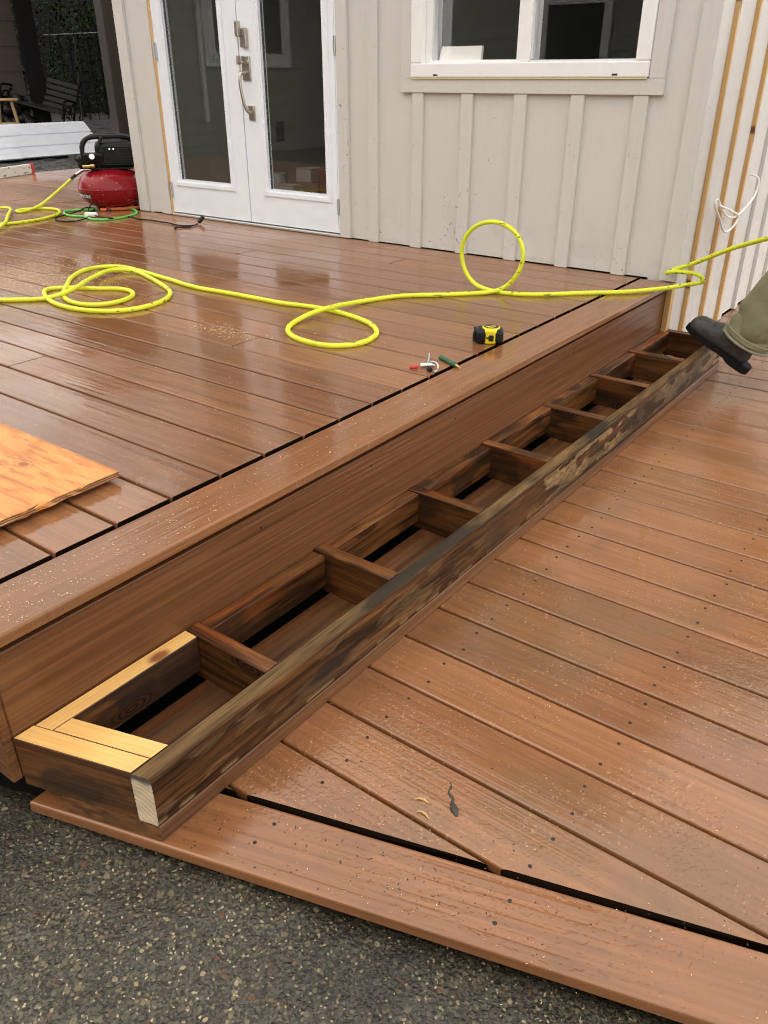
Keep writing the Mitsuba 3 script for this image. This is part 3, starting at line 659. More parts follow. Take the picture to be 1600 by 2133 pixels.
drr = door_leaf('door', -2.6440, -1.9420, -2.474, -2.022, 0.222, 'right white door leaf with handle')
H = lambda n, b, m='m_nickel', **kw: add(drr + '__' + n, b, m, HO, **kw)
add(dl + '__astragal', box(-2.668, -2.6440, 0.292, 0.2995, 0.024, 2.03, 0.002), 'm_white_door', HO)
yd = 0.300
# deadbolt, handle set
H('deadbolt', cat([box(-2.612, -2.563, yd - 0.022, yd, 0.958, 1.052, 0.004), box(-2.620, -2.593, yd - 0.050, yd - 0.0225, 1.010, 1.085, 0.004)]))
H('handle', cat([box(-2.620, -2.558, yd - 0.012, yd, 0.795, 0.918, 0.003), box(-2.592, -2.545, yd - 0.012, yd, 0.590, 0.668, 0.003),
                 place(rbox(0.010, 0.030, 0.045, 0.004), (-2.612, yd - 0.040, 0.896)), cyl((-2.595, yd - 0.010, 0.882), (-2.610, yd - 0.040, 0.89), 0.006),
                 tube(spline([(-2.592, yd - 0.012, 0.832), (-2.598, yd - 0.036, 0.834), (-2.602, yd - 0.048, 0.815), (-2.598, yd - 0.052, 0.76), (-2.588, yd - 0.046, 0.685), (-2.578, yd - 0.032, 0.640), (-2.570, yd - 0.012, 0.630)], 6), 0.0085, 10),
                 cyl((-2.575, yd - 0.012, 0.885), (-2.575, yd - 0.022, 0.885), 0.012)]), smooth=40)
for z in (0.165, 0.955, 1.75):
    add(dl + '__hinge', cat([box(-3.371, -3.352, 0.2885, 0.2990, z - 0.045, z + 0.045, 0.002), cyl((-3.362, 0.286, z - 0.047), (-3.362, 0.286, z + 0.047), 0.0055, n=12)]), 'm_steel', HO)
for z in (0.165, 0.955):
    H('hinge', cat([box(-1.9405, -1.928, 0.2890, 0.2990, z - 0.045, z + 0.045, 0.002)]), 'm_steel')
add('door_frame', cat([box(-3.3715, -3.354, 0.302, 0.42, 0.021, DZ1, 0.001), box(-1.9405, -1.9255, 0.302, 0.42, 0.021, DZ1, 0.001), box(-3.3535, -1.941, 0.302, 0.42, 2.033, DZ1 - .0005, 0.001)]), 'm_white_door', HO)
add('threshold', cat([box(-3.370, -1.927, 0.284, 0.43, 0.0015, 0.0155, 0.003)]), 'm_can', HO)
# interior
add('interior_wall', box(-3.58, -0.13, 3.60, 3.72, 0.0, TOPZ - 0.01), 'm_drywall', HO)
add('interior_wall', box(-3.5995, -3.582, 0.43, 3.59, 0.0, TOPZ - 0.011), 'm_drywall', HO)
add('interior_wall', box(-0.138, -0.1205, 0.43, 3.59, 0.0, TOPZ - 0.012), 'm_drywall', HO)
add('interior_wall', box(-1.865, -1.80, 0.99, 3.59, 0.0, TOPZ - 0.013), 'm_drywall', HO)
add('interior_floor', box(-3.60, -0.12, 0.425, 3.61, -0.06, 0.012), 'm_subfloor', HO)
add('outlet', box(-3.5815, -3.574, 1.545, 1.635, 0.375, 0.515, 0.002), 'm_outlet', HO)
# things indoors, seen through the right door pane
t = thing('paint_can', 'pale metal paint can standing on the floor behind the right door pane', 'paint can')
prof = [(0, 0.0), (0.064, 0.0), (0.066, 0.004), (0.066, 0.190), (0.069, 0.193), (0.069, 0.199), (0.058, 0.201), (0.0, 0.198)]
add('body', place(lathe(prof, 28), (-3.168, 1.10, 0.0125)), 'm_can', t, smooth=35)
add('handle', tube(spline([(-3.236, 1.10, 0.17), (-3.225, 1.06, 0.10), (-3.168, 1.028, 0.075), (-3.11, 1.06, 0.10), (-3.10, 1.10, 0.17)], 5), 0.002, 6), 'm_steel', t)
t = thing('carton', 'white cardboard box on top of a brown box behind the right door pane', 'box')
add('body', box(-3.005, -2.865, 1.12, 1.30, 0.1625, 0.248, 0.003), 'm_carton', t); add('flap', box(-3.005, -2.865, 1.115, 1.20, 0.2485, 0.2505), 'm_carton', t)
t = thing('carton', 'flat brown cardboard box under the white box indoors', 'box')
add('body', box(-3.05, -2.80, 1.115, 1.40, 0.0125, 0.1615, 0.003), 'm_brown_carton', t); add('flap', box(-3.05, -2.80, 1.110, 1.1145, 0.05, 0.158), 'm_brown_carton', t)
t = thing('carton', 'small white box on the floor in front of the brown box indoors', 'box')
add('body', box(-3.05, -2.91, 0.98, 1.09, 0.0125, 0.150, 0.003), 'm_carton', t); add('flap', box(-3.05, -2.91, 0.975, 1.03, 0.1505, 0.152), 'm_carton', t)
t = thing('tool_case', 'dark red case standing indoors at the right edge of the right door pane', 'case')
add('body', rbox(0.10, 0.30, 0.26, 0.02).translate([-2.71, 1.22, 0.1425]), 'm_dark_red', t, smooth=40)
add('handle', tube(spline([(-2.71, 1.13, 0.272), (-2.71, 1.15, 0.305), (-2.71, 1.29, 0.305), (-2.71, 1.31, 0.272)], 5), 0.009, 8), 'm_black_plastic', t, smooth=True)
# wood offcut on the window stool
t = thing('wood_block', 'white painted wood offcut leaning in the left window pane', 'wood block')
bk = place(rbox(0.232, 0.019, 0.062, 0.002, 6), (-1.195, 0.352, 0.909), 0, 0, -0.12)
bk.vertices[:, 0] += (bk.vertices[:, 2] - 0.90) * 0.22 * (bk.vertices[:, 0] < -1.195)
add('wood_block', bk, 'm_label_white')

# ------------------------------------------------------------------ hoses, cords, cable
HOSE = [(-2.161,-1.783,0.009),(-2.082,-1.704,0.009),(-1.994,-1.630,0.009),(-1.944,-1.573,0.013),(-1.913,-1.500,0.029),(-1.979,-1.385,0.031),(-2.108,-1.222,0.021),(-2.158,-1.080,0.019),(-2.109,-1.024,0.011),(-1.937,-1.064,0.009),(-1.748,-1.138,0.009),(-1.613,-1.215,0.009),(-1.535,-1.334,0.009),(-1.522,-1.446,0.009),(-1.561,-1.530,0.009),(-1.637,-1.586,0.009),(-1.758,-1.610,0.009),(-1.908,-1.587,0.009),(-2.040,-1.530,0.009),(-2.094,-1.483,0.009),(-2.088,-1.446,0.009),(-2.063,-1.416,0.009),(-2.021,-1.385,0.009),(-1.938,-1.346,0.009),(-1.872,-1.297,0.009),(-1.796,-1.285,0.009),(-1.733,-1.314,0.009),(-1.682,-1.380,0.009),(-1.670,-1.460,0.009),(-1.714,-1.531,0.009),(-1.795,-1.552,0.009),(-1.895,-1.526,0.009),(-1.978,-1.484,0.009),(-2.030,-1.440,0.012),(-2.206,-1.285,0.010),(-2.301,-1.152,0.009),(-2.301,-1.044,0.009),(-2.218,-0.996,0.009),(-2.046,-1.004,0.009),(-1.836,-1.038,0.009),(-1.639,-1.070,0.009),(-1.466,-1.063,0.009),(-1.300,-1.057,0.009),(-1.117,-1.052,0.009),(-1.008,-1.029,0.009),(-0.912,-1.024,0.009),(-0.806,-1.035,0.009),(-0.703,-1.062,0.009),(-0.607,-1.114,0.009),(-0.548,-1.180,0.009),(-0.525,-1.264,0.009),(-0.546,-1.343,0.009),(-0.601,-1.391,0.009),(-0.680,-1.400,0.009),(-0.767,-1.378,0.009),(-0.836,-1.330,0.009),(-0.883,-1.245,0.009),(-0.886,-1.152,0.021),(-0.870,-1.072,0.029),(-0.879,-0.945,0.019),(-0.870,-0.801,0.009),(-0.814,-0.678,0.009),(-0.715,-0.574,0.009),(-0.640,-0.500,0.009),(-0.565,-0.420,0.010),(-0.510,-0.362,0.021),(-0.464,-0.355,0.060),(-0.432,-0.350,0.120),(-0.428,-0.345,0.180),(-0.457,-0.340,0.236),(-0.512,-0.335,0.272),(-0.587,-0.330,0.282),(-0.664,-0.325,0.257),(-0.718,-0.320,0.203),(-0.738,-0.315,0.135),(-0.716,-0.316,0.068),(-0.665,-0.325,0.022),(-0.590,-0.350,0.010),(-0.489,-0.362,0.009),(-0.395,-0.328,0.009),(-0.302,-0.248,0.009),(-0.203,-0.150,0.009),(-0.091,-0.050,0.010),(0.000,0.060,0.012),(0.060,0.175,0.012),(0.110,0.262,0.016),(0.138,0.268,0.030),(0.120,0.262,0.052),(0.060,0.255,0.060),(0.000,0.250,0.054),(-0.022,0.268,0.044),(0.000,0.262,0.058),(0.090,0.245,0.100),(0.220,0.170,0.175),(0.360,0.050,0.245),(0.480,-0.080,0.305),(0.560,-0.150,0.345)]
HS = thing('air_hose', 'long bright yellow air hose looping across the upper deck', 'air hose')
hp = spline(HOSE, 7); hp[:, :2] += (np.stack([meshkit.noise(hp * 9, 11), meshkit.noise(hp * 9 + 5, 12)], 1) - 0.5) * 0.008
add('tube', tube(hp, 0.0092 + 0.0005 * (meshkit.noise(hp * 40, 13) - 0.5), 14), 'm_hose', HS, smooth=True)
add('coupling', cat([tube([HOSE[-1], np.array(HOSE[-1]) + [0.05, -0.06, 0.03]], [0.008, 0.008], 12)]), 'm_brass', HS, smooth=40)
H2 = [(-4.320,0.300,0.225),(-4.319,0.202,0.182),(-4.271,0.105,0.149),(-4.288,0.007,0.088),(-4.301,-0.091,0.034),(-4.285,-0.200,0.012),(-4.265,-0.275,0.009),(-4.305,-0.280,0.009),(-4.355,-0.220,0.009),(-4.316,-0.105,0.009),(-4.214,-0.059,0.009),(-4.076,-0.099,0.009),(-3.940,-0.230,0.009),(-3.870,-0.381,0.009),(-3.855,-0.500,0.009),(-3.875,-0.586,0.009),(-3.895,-0.660,0.009),(-3.86,-0.80,0.012),(-4.0,-1.0,0.016),(-4.3,-0.95,0.02),(-4.520,-0.50,0.02),(-4.449,-0.275,0.022),(-4.260,-0.35,0.024),(-4.040,-0.500,0.026),(-3.886,-0.600,0.026),(-3.76,-0.72,0.016),(-3.60,-0.95,0.009),(-3.2,-1.5,0.009),(-2.7,-1.95,0.009),(-2.3,-1.9,0.009),(-2.161,-1.783,0.009)]
sp2 = spline(H2, 7)
add('tube', tube(sp2[8:], 0.0092, 12), 'm_hose', HS, smooth=True)
add('strain_relief', tube(sp2[3:10], 0.0105, 12), 'm_black_rubber', HS, smooth=True)
add('coupling', tube(np.vstack([sp2[0] + [0.09, 0.10, 0.02], sp2[0] + [0.04, 0.05, 0.005], sp2[0], sp2[4]]), [0.009, 0.013, 0.011, 0.011], 12), 'm_steel', HS, smooth=40)
GREEN = [(-3.984,0.127,0.007),(-4.039,0.030,0.007),(-4.066,-0.046,0.007),(-4.007,-0.112,0.007),(-3.894,-0.163,0.007),(-3.806,-0.150,0.007),(-3.749,-0.135,0.007),(-3.624,-0.169,0.007),(-3.545,-0.135,0.007),(-3.520,-0.042,0.007),(-3.542,0.069,0.007),(-3.611,0.178,0.007),(-3.750,0.262,0.007),(-3.856,0.280,0.007)]
g = thing('extension_cord', 'bright green extension cord coiled on the deck under the red compressor', 'cord')
add('cable', tube(spline(GREEN, 6), 0.0075, 10), 'm_green_cord', g, smooth=True)
add('plug', place(rbox(0.085, 0.03, 0.028, 0.008), (-3.70, -0.115, 0.022), 0.5), 'm_white_plastic', g, smooth=40, label='white plug of the green cord')
g = thing('orange_cord', 'short length of orange cord under the red compressor', 'cord')
add('orange_cord', tube(spline([(-3.90,0.10,0.011),(-3.86,0.17,0.012),(-3.825,0.22,0.012),(-3.80,0.29,0.012),(-3.77,0.36,0.012)], 6), 0.011, 10), 'm_orange', smooth=True)
BLACK = [(-4.00,0.20,0.22),(-4.0,0.16,0.12),(-3.985,0.09,0.04),(-3.95,0.04,0.012),(-3.85,0.00,0.006),(-3.78,-0.06,0.006),(-3.711,-0.12,0.012),(-3.647,-0.243,0.006),(-3.700,-0.330,0.006),(-3.827,-0.301,0.006),(-3.905,-0.208,0.006),(-3.918,-0.110,0.012),(-3.994,0.025,0.016),(-4.06,0.105,0.012),(-4.03,0.13,0.01),(-3.93,0.06,0.006),(-3.846,-0.030,0.008),(-3.720,-0.095,0.016),(-3.590,-0.120,0.018),(-3.519,-0.099,0.012),(-3.545,-0.010,0.006),(-3.520,0.045,0.006),(-3.397,0.020,0.006),(-3.303,0.035,0.006),(-3.178,0.029,0.006),(-3.111,0.031,0.006),(-2.985,0.008,0.006),(-2.916,0.036,0.006),(-2.935,0.115,0.006)]
g = thing('power_cord', 'thin black power cord snaking from the compressor to the door', 'cord')
add('cable', tube(spline(BLACK, 6), 0.0045, 8), 'm_black_rubber', g, smooth=True)
add('plug', cat([place(rbox(0.05, 0.024, 0.02, 0.006), (-2.945, 0.155, 0.026), 1.4, -0.7), tube(spline([(-2.916,0.036,0.007),(-2.89,0.0,0.006),(-2.93,-0.05,0.006),(-2.90,-0.09,0.006)],5), 0.004, 8)]), 'm_black_rubber', g, smooth=40)
CABLE = [(-0.03,1.345,0.365),(0.010,1.340,0.362),(0.030,1.342,0.345),(0.035,1.338,0.310),(0.035,1.305,0.271),(0.035,1.191,0.232),(0.035,1.038,0.203),(0.035,0.912,0.209),(0.035,0.765,0.252),(0.036,0.681,0.299),(0.038,0.610,0.318),(0.040,0.600,0.295),(0.040,0.640,0.268),(0.040,0.728,0.217),(0.040,0.809,0.164),(0.040,0.893,0.146),(0.042,0.995,0.165),(0.043,1.030,0.196),(0.043,0.936,0.230),(0.043,0.794,0.262),(0.043,0.690,0.283),(0.043,0.66,0.29)]
g = thing('white_cable', 'loose looped white cable sticking out of the side wall', 'cable')
add('white_cable', tube(spline(CABLE, 6), 0.0052, 10), 'm_white_plastic', smooth=True)

# ------------------------------------------------------------------ small tools on the deck edge
t = thing('tape_measure', 'black and yellow tape measure standing on the deck edge', 'tape measure')
R_tm = dict(loc=(-0.196, -1.000, 0.0), rz=math.atan2(0.597, 0.80) - 0.10)
def tmp_(m): return place(m, **R_tm)
# it lies on its flank: local x runs to the viewer's right, -y faces him, z up
add('case', tmp_(rbox(0.098, 0.070, 0.050, 0.015, 16).translate([0, 0, 0.0255])), 'm_black_plastic', t, smooth=40)
shell = Manifold.batch_hull([rbox(0.044, 0.072, 0.052, 0.010, 16).translate([0.004, 0, 0.0265]), Manifold.cylinder(0.003, 0.031, 0.029, 32).translate([0.006, 0.002, 0.0515])])
add('shell', tmp_(shell), 'm_tape_yellow', t, smooth=40)
add('label', tmp_(Manifold.cylinder(0.0012, 0.026, 0.026, 36).translate([0.006, 0.002, 0.0542])), 'm_label_black', t)
add('label_mark', tmp_(cat([box(-0.012, 0.004, -0.006, 0.002, 0.0554, 0.0559), box(0.006, 0.022, 0.000, 0.008, 0.0554, 0.0559), box(-0.006, 0.014, -0.014, -0.009, 0.0554, 0.0559)])), 'm_tape_yellow', t)
add('lock_button', tmp_(cat([box(-0.002, 0.015, -0.0405, -0.0355, 0.014, 0.035, 0.002), box(-0.010, -0.0022, -0.0390, -0.0355, 0.022, 0.028, 0.001)])), 'm_label_black', t)
add('belt_clip', tmp_(cat([box(-0.020, 0.020, 0.0352, 0.0385, 0.010, 0.040, 0.001)])), 'm_steel', t)
add('grip', tmp_(cat([box(-0.0535, -0.046, y, y + 0.010, 0.008, 0.046, 0.002) for y in (-0.028, -0.012, 0.004, 0.018)])), 'm_black_plastic', t)
add('hook', tmp_(cat([box(-0.0560, -0.0538, -0.012, 0.012, 0.004, 0.030)])), 'm_black_plastic', t)
# blow gun fitting
t = thing('air_nozzle', 'small silver air fitting with a red lever beside the deck edge seam', 'air fitting')
nz = lambda m: place(m, (-0.205, -1.372, 0.0), math.radians(38))
add('body', nz(cat([cyl((-0.020, 0, 0.012), (0.016, 0, 0.014), 0.0085), cyl((0.0, 0, 0.012), (0.006, 0.006, 0.040), 0.006), cyl((0.006, 0.006, 0.038), (0.008, 0.008, 0.050), 0.0035, 0.002), cyl((0.016, 0, 0.014), (0.026, -0.004, 0.011), 0.0065)])), 'm_steel', t, smooth=40)
add('trigger', nz(tube(spline([(0.012, -0.002, 0.022), (0.026, -0.006, 0.024), (0.034, -0.014, 0.014), (0.030, -0.030, 0.006), (0.020, -0.038, 0.004)], 5), 0.0032, 8)), 'm_steel', t, smooth=True)
add('lever', nz(place(rbox(0.030, 0.011, 0.010, 0.004), (-0.040, -0.006, 0.008), 0.25)), 'm_red_plastic', t, smooth=40)
add('seal', nz(cyl((0.004, -0.022, 0.008), (0.010, -0.034, 0.008), 0.0075)), 'm_black_rubber', t, smooth=40)
t = thing('marker_pen', 'dark green marker pen lying across the deck edge seam', 'pen')
pp = lambda m: place(m, (-0.221, -1.266, 0.0075), math.atan2(-0.052, 0.112))
add('barrel', pp(cyl((0.0, 0, 0), (0.092, 0, 0), 0.0072, n=16)), 'm_green_pencil', t, smooth=40)
add('cap', pp(cyl((-0.002, 0, 0), (0.016, 0, 0), 0.0078, n=16)), 'm_green_pencil', t, smooth=40)
add('tip', pp(cat([cyl((0.0922, 0, 0), (0.110, 0, -0.001), 0.0055, 0.0035, 12), cyl((0.110, 0, -0.001), (0.118, 0, -0.003), 0.002, 0.001, 8)])), 'm_brass', t, smooth=40)
# plywood
t = thing('plywood_sheet', 'orange grained plywood offcut lying on the upper deck', 'plywood')
pw = tm(box(-1.05, -0.314, -3.02, -2.452, 0.0125, 0.0275, 0.001).refine_to_length(0.02))
v = pw.vertices
v[:, 0] += np.where(v[:, 0] > -0.33, (meshkit.noise(v * [0, 60, 0] + 3.1, 1) - 0.6) * 0.012 * (meshkit.noise(v * [0, 25, 200], 4) > 0.55), 0)
v[:, 1] += np.where(v[:, 1] > -2.47, (meshkit.noise(v * [60, 0, 0] + 1.1, 1) - 0.5) * 0.002, 0)
pw.vertices = v
add('plywood_sheet', pw, 'm_plywood')
bt_ = thing('plywood_batten', 'thin wood strip propping up the plywood offcut', 'wood strip')
add('plywood_batten', box(-1.0, -0.46, -2.86, -2.82, 0.0008, 0.0122), 'm_pine')

# sawdust on the upper deck: denser where the cutting was done
fl = []
def flake(x, y, z, s):
    b = np.array([[-1, -.4, 0], [1, -.4, 0], [1, .4, .15], [-1, .4, .15]]) * s
    a = rng.uniform(0, 6.28); c, d = math.cos(a), math.sin(a)
    p = np.stack([b[:, 0] * c - b[:, 1] * d + x, b[:, 0] * d + b[:, 1] * c + y, b[:, 2] + z + 0.0008 + rng.uniform(0, 0.0006)], 1)
    return p
vs, fs_ = [], []
def scatter(n, fn, smin, smax):
    for _ in range(n):
        x, y, z = fn()
        p = flake(x, y, z, rng.uniform(smin, smax)); k = len(vs) * 4
        vs.append(p); fs_.extend([[k, k + 1, k + 2], [k, k + 2, k + 3]])
scatter(5200, lambda: (rng.normal(-2.42, 0.26), rng.normal(-1.30, 0.19), 0), 0.0010, 0.0036)
scatter(420, lambda: (rng.normal(-1.02, 0.09), rng.normal(-1.46, 0.03), 0), 0.001, 0.0032)
scatter(90, lambda: (rng.normal(-0.60, 0.06), rng.normal(-1.26, 0.03), 0), 0.001, 0.003)
scatter(240, lambda: (rng.normal(-1.9, 0.25), rng.normal(-0.95, 0.12), 0), 0.001, 0.003)
scatter(650, lambda: (rng.uniform(-0.13, -0.01), -2.9 + 1.5 * rng.random() ** 1.6, 0), 0.0005, 0.0020)
scatter(700, lambda: (rng.uniform(-1.3, -0.16), rng.uniform(-2.6, -1.6), 0), 0.0005, 0.0018)
scatter(500, lambda: (rng.uniform(-2.4, -0.16), rng.uniform(-2.4, 0.2), 0), 0.0008, 0.0020)
sd = trimesh.Trimesh(np.vstack(vs), np.array(fs_), process=False)
labels['sawdust'] = {'kind': 'stuff', 'label': 'pale sawdust and chips strewn over the upper deck'}
add('sawdust', sd, 'm_sawdust'); 
vs, fs_ = [], []
scatter(900, lambda: (rng.uniform(0.26, 1.2), rng.uniform(-2.8, -0.8), ZL), 0.0005, 0.0016)
def on_edge():
    x = rng.uniform(-0.01, 0.9); return x, front_edge_y(x) + rng.uniform(0.01, 0.12), ZL
scatter(70, on_edge, 0.0006, 0.0016)
labels['wood_dust'] = {'kind': 'stuff', 'label': 'fine wood specks on the lower deck'}
add('wood_dust', trimesh.Trimesh(np.vstack(vs), np.array(fs_), process=False), 'm_sawdust')
vs, fs_ = [], []
scatter(200, on_edge, 0.0006, 0.0022)
scatter(620, lambda: (rng.uniform(0.27, 1.3), rng.uniform(-2.7, -0.4), ZL), 0.0007, 0.0020)
labels['dirt'] = {'kind': 'stuff', 'label': 'dark crumbs of dirt on the lower deck'}
add('dirt', trimesh.Trimesh(np.vstack(vs), np.array(fs_), process=False), 'm_mud')
mp = spline([(0.588, -2.452, ZL + 0.001), (0.596, -2.462, ZL + 0.001), (0.600, -2.474, ZL + 0.002), (0.612, -2.480, ZL + 0.001), (0.618, -2.490, ZL + 0.002), (0.630, -2.502, ZL + 0.003), (0.640, -2.512, ZL + 0.002)], 8)
mr = np.interp(np.linspace(0, 1, len(mp)), [0, .15, .3, .45, .6, .8, .95, 1], [.001, .002, .0014, .003, .0026, .0062, .0045, .0015]) * (0.7 + 0.7 * rng.random(len(mp)))
mm = tube(mp, mr, 9); mm.vertices[:, 2] = ZL + np.maximum(mm.vertices[:, 2] - ZL, -0.001) * 0.55
thing('mud_clump', 'dark crooked lump of mud on the lower deck boards', 'mud')
add('mud_clump', mm, 'm_mud', smooth=True)
for i_, (x, y, a) in enumerate([(0.570, -2.520, 0.4), (0.590, -2.545, 0.1)]):
    thing(key_for('wood_shaving'), ('thin curled pale wood shaving beside the mud lump', 'short pale wood shaving below the mud lump')[i_], 'wood shaving')
    add(('wood_shaving', 'wood_shaving_001')[i_], place(tube([(-.014, 0, .002), (-.006, .003, .0035), (.004, .002, .003), (.013, -.003, .002)], [.0008, .002, .0026, .001], 6), (x, y, ZL), a), 'm_pine', smooth=True)
# ------------------------------------------------------------------ air compressor
AC = thing('air_compressor', 'red pancake air compressor with black motor beside the house corner', 'air compressor')
cx, cy = -3.965, 0.268
tank = [(0.0, 0.045), (0.10, 0.050), (0.165, 0.072), (0.205, 0.105), (0.222, 0.145), (0.2255, 0.170), (0.228, 0.172), (0.228, 0.178), (0.2255, 0.180), (0.218, 0.215), (0.195, 0.250), (0.155, 0.278), (0.095, 0.296), (0.0, 0.302)]
add('tank', place(lathe(tank, 56), (cx, cy, -0.037)), 'm_red_paint', AC, smooth=35)
def az(a): return np.array([math.cos(a), math.sin(a), 0])
ta = math.atan2(CAM[1] - cy, CAM[0] - cx)                 # front of the machine
for i, da in enumerate((-0.3, 1.8, 3.9)):
    p = np.array([cx, cy, 0]) + az(ta + da) * 0.15
    add('foot', cat([cyl(p + [0, 0, 0.012], p + [0, 0, 0.055], 0.016), ]), 'm_red_paint', AC)
    add('foot_pad', cat([cyl(p, p + [0, 0, 0.013], 0.022, 0.018)]), 'm_black_rubber', AC)
ACZ = -0.037
def acp(m, rz=ta): return place(m, (cx, cy, ACZ), rz)     # local +x points to the viewer, +y to his right
mot = rbox(0.20, 0.30, 0.155, 0.030, 12).translate([0.0, 0.075, 0.386])
add('motor_cover', acp(mot), 'm_black_plastic', AC, smooth=40)
for k in range(9):
    z = 0.328 + k * 0.0135
    add('cooling_fin', acp(rbox(0.012, 0.20, 0.006, 0.002, 6).translate([0.101, 0.075, z])), 'm_black_plastic', AC)
add('base_plate', acp(cat([box(-0.09, 0.09, -0.12, 0.16, 0.296, 0.309, 0.003)])), 'm_black_plastic', AC)
for k in range(6):
    add('pump_fin', acp(place(rbox(0.12, 0.010, 0.075, 0.004, 6), (0.03, -0.190 + k * 0.020, 0.345), 0, 0, 0.9)), 'm_black_plastic', AC)
add('pump_head', acp(rbox(0.10, 0.13, 0.085, 0.02).translate([0.02, -0.135, 0.342])), 'm_black_plastic', AC, smooth=40)
add('carry_handle', acp(tube(spline([(0.09, -0.140, 0.335), (0.088, -0.155, 0.39), (0.08, -0.150, 0.455), (0.07, -0.11, 0.49), (0.06, -0.03, 0.498), (0.05, 0.06, 0.498), (0.03, 0.15, 0.486), (0.0, 0.20, 0.44)], 6), 0.0145, 12)), 'm_black_plastic', AC, smooth=True)
add('carry_handle', acp(tube(spline([(-0.075, -0.150, 0.33), (-0.08, -0.160, 0.40), (-0.08, -0.12, 0.478), (-0.06, 0.02, 0.502), (-0.03, 0.15, 0.49), (-0.01, 0.20, 0.45)], 6), 0.0145, 12)), 'm_black_plastic', AC, smooth=True)
add('roll_bar', acp(tube(spline([(0.10, -0.045, 0.43), (0.09, -0.035, 0.475), (0.06, -0.01, 0.50), (0.0, 0.0, 0.503)], 6), 0.011, 10)), 'm_black_plastic', AC, smooth=True)
add('control_panel', acp(place(rbox(0.035, 0.13, 0.065, 0.012), (0.095, -0.090, 0.372), 0, 0.35)), 'm_black_plastic', AC, smooth=40)
add('gauge', acp(cat([cyl((0.120, -0.10, 0.378), (0.132, -0.10, 0.383), 0.018)])), 'm_steel', AC, smooth=40)
add('bolt', acp(cat([cyl((0.118, 0.02, 0.424), (0.124, 0.02, 0.426), 0.006, n=10), cyl((0.118, 0.045, 0.424), (0.124, 0.045, 0.426), 0.006, n=10), cyl((0.095, 0.17, 0.312), (0.107, 0.17, 0.312), 0.006, n=10)])), 'm_steel', AC, kind='stuff')
add('coupler', acp(cat([cyl((0.09, -0.165, 0.318), (0.115, -0.115, 0.322), 0.011), cyl((0.115, -0.115, 0.322), (0.12, -0.09, 0.325), 0.014, n=12)])), 'm_brass', AC, smooth=40)
add('drain_valve', acp(cat([cyl((0.115, -0.035, 0.035), (0.10, -0.035, 0.062), 0.018), cyl((0.12, -0.06, 0.022), (0.12, -0.005, 0.022), 0.010)])), 'm_steel', AC, smooth=40)
# name badge wrapped on the tank's left flank
a0 = ta - 0.93
def wrap(m, a, z0, rad):
    v = m.vertices.copy(); ang = a + v[:, 0] / rad
    rz_ = np.interp(v[:, 1] + z0, [0.10, 0.145, 0.17, 0.18, 0.215], [0.204, 0.222, 0.2262, 0.2262, 0.218])
    r_ = rz_ + v[:, 2]
    return trimesh.Trimesh(np.stack([cx + r_ * np.cos(ang), cy + r_ * np.sin(ang), v[:, 1] + z0 + ACZ], 1), m.faces, process=False)
bd = tm(box(-0.115, 0.055, 0, 0.036, 0.0012, 0.0022).refine_to_length(0.008))
add('badge', wrap(bd, a0, 0.118, 0.225), 'm_label_black', AC)
tx = meshkit.text_mesh('PORTER CABLE', 0.020, 0.0008, True)
tx.apply_scale([0.150 / (tx.bounds[1][0] - tx.bounds[0][0]), 1, 1]); tx.apply_translation([-tx.bounds[0][0] - 0.105, 0.008, 0.0024])
add('badge_lettering', wrap(tx, a0, 0.118, 0.225), 'm_label_white', AC)

# ------------------------------------------------------------------ things left of the house
t = thing('metal_sheet', 'white grooved metal soffit panel, right hand one of two overlapping', 'metal panel', )
def soffit(y0, y1, dx):
    # profile in (u up the panel, out): three flat bands with grooves
    prof = []
    H_ = 0.375
    for b in range(3):
        u0 = b * H_ / 3
        prof += [(u0 + 0.002, 0.0), (u0 + H_ / 3 - 0.012, 0.0), (u0 + H_ / 3 - 0.011, -0.016), (u0 + H_ / 3 + 0.001, -0.016)]
    prof = [(-0.004, -0.012), (-0.004, 0.02), (0.0, 0.022)] + prof
    out = []
    for s in (0, 1):
        out += [(a, b - 0.0015 * s) for a, b in (prof if s == 0 else prof[::-1])]
    tilt = math.radians(24)
    vs_, n_ = [], len(out)
    for y, sl in ((y0, 0.0), (y1, -0.42 if y1 > 2.5 else 0.02)):
        for u, o in out:
            vs_.append([-7.90 + dx - u * math.sin(tilt) + o * math.cos(tilt), y + sl * u, 0.022 + u * math.cos(tilt) + o * math.sin(tilt)])
    f = []
    for i in range(n_):
        j = (i + 1) % n_; f += [[i, j, n_ + j], [i, n_ + j, n_ + i]]
    half = n_ // 2
    for i in range(half - 1):
        f += [[i, n_ - 1 - i, n_ - 2 - i], [i, n_ - 2 - i, i + 1], [n_ + i, 2 * n_ - 2 - i, 2 * n_ - 1 - i], [n_ + i, n_ + i + 1, 2 * n_ - 2 - i]]
    m = trimesh.Trimesh(vs_, f, process=False); m.fix_normals(); return m
add('metal_sheet', soffit(1.80, 3.10, 0.0), 'm_soffit')
t = thing('metal_sheet', 'white grooved metal soffit panel, left hand one running out of frame', 'metal panel')
add(t, soffit(0.3, 1.96, 0.045), 'm_soffit')
t = thing('soffit_rest', 'dark timber block propping up the white soffit panels', 'timber')
add('soffit_rest', cat([box(-8.6, -8.13, 0.9, 2.6, -0.03, 0.18, 0.01), box(-8.30, -7.95, 1.0, 2.6, -0.02, 0.012, 0.004)]), 'm_char')
LV = thing('white_board', 'dirty white painted board with red tape on its end at the far deck edge', 'board')
lvd = math.atan2(1.263 - 0.817, -6.544 + 6.376)
lv = lambda m: place(m, (-6.46, 1.04, 0.0), lvd)
add('plank', lv(box(-1.3, 0.235, -0.018, 0.018, 0.004, 0.088, 0.003)), 'm_level_white', LV)
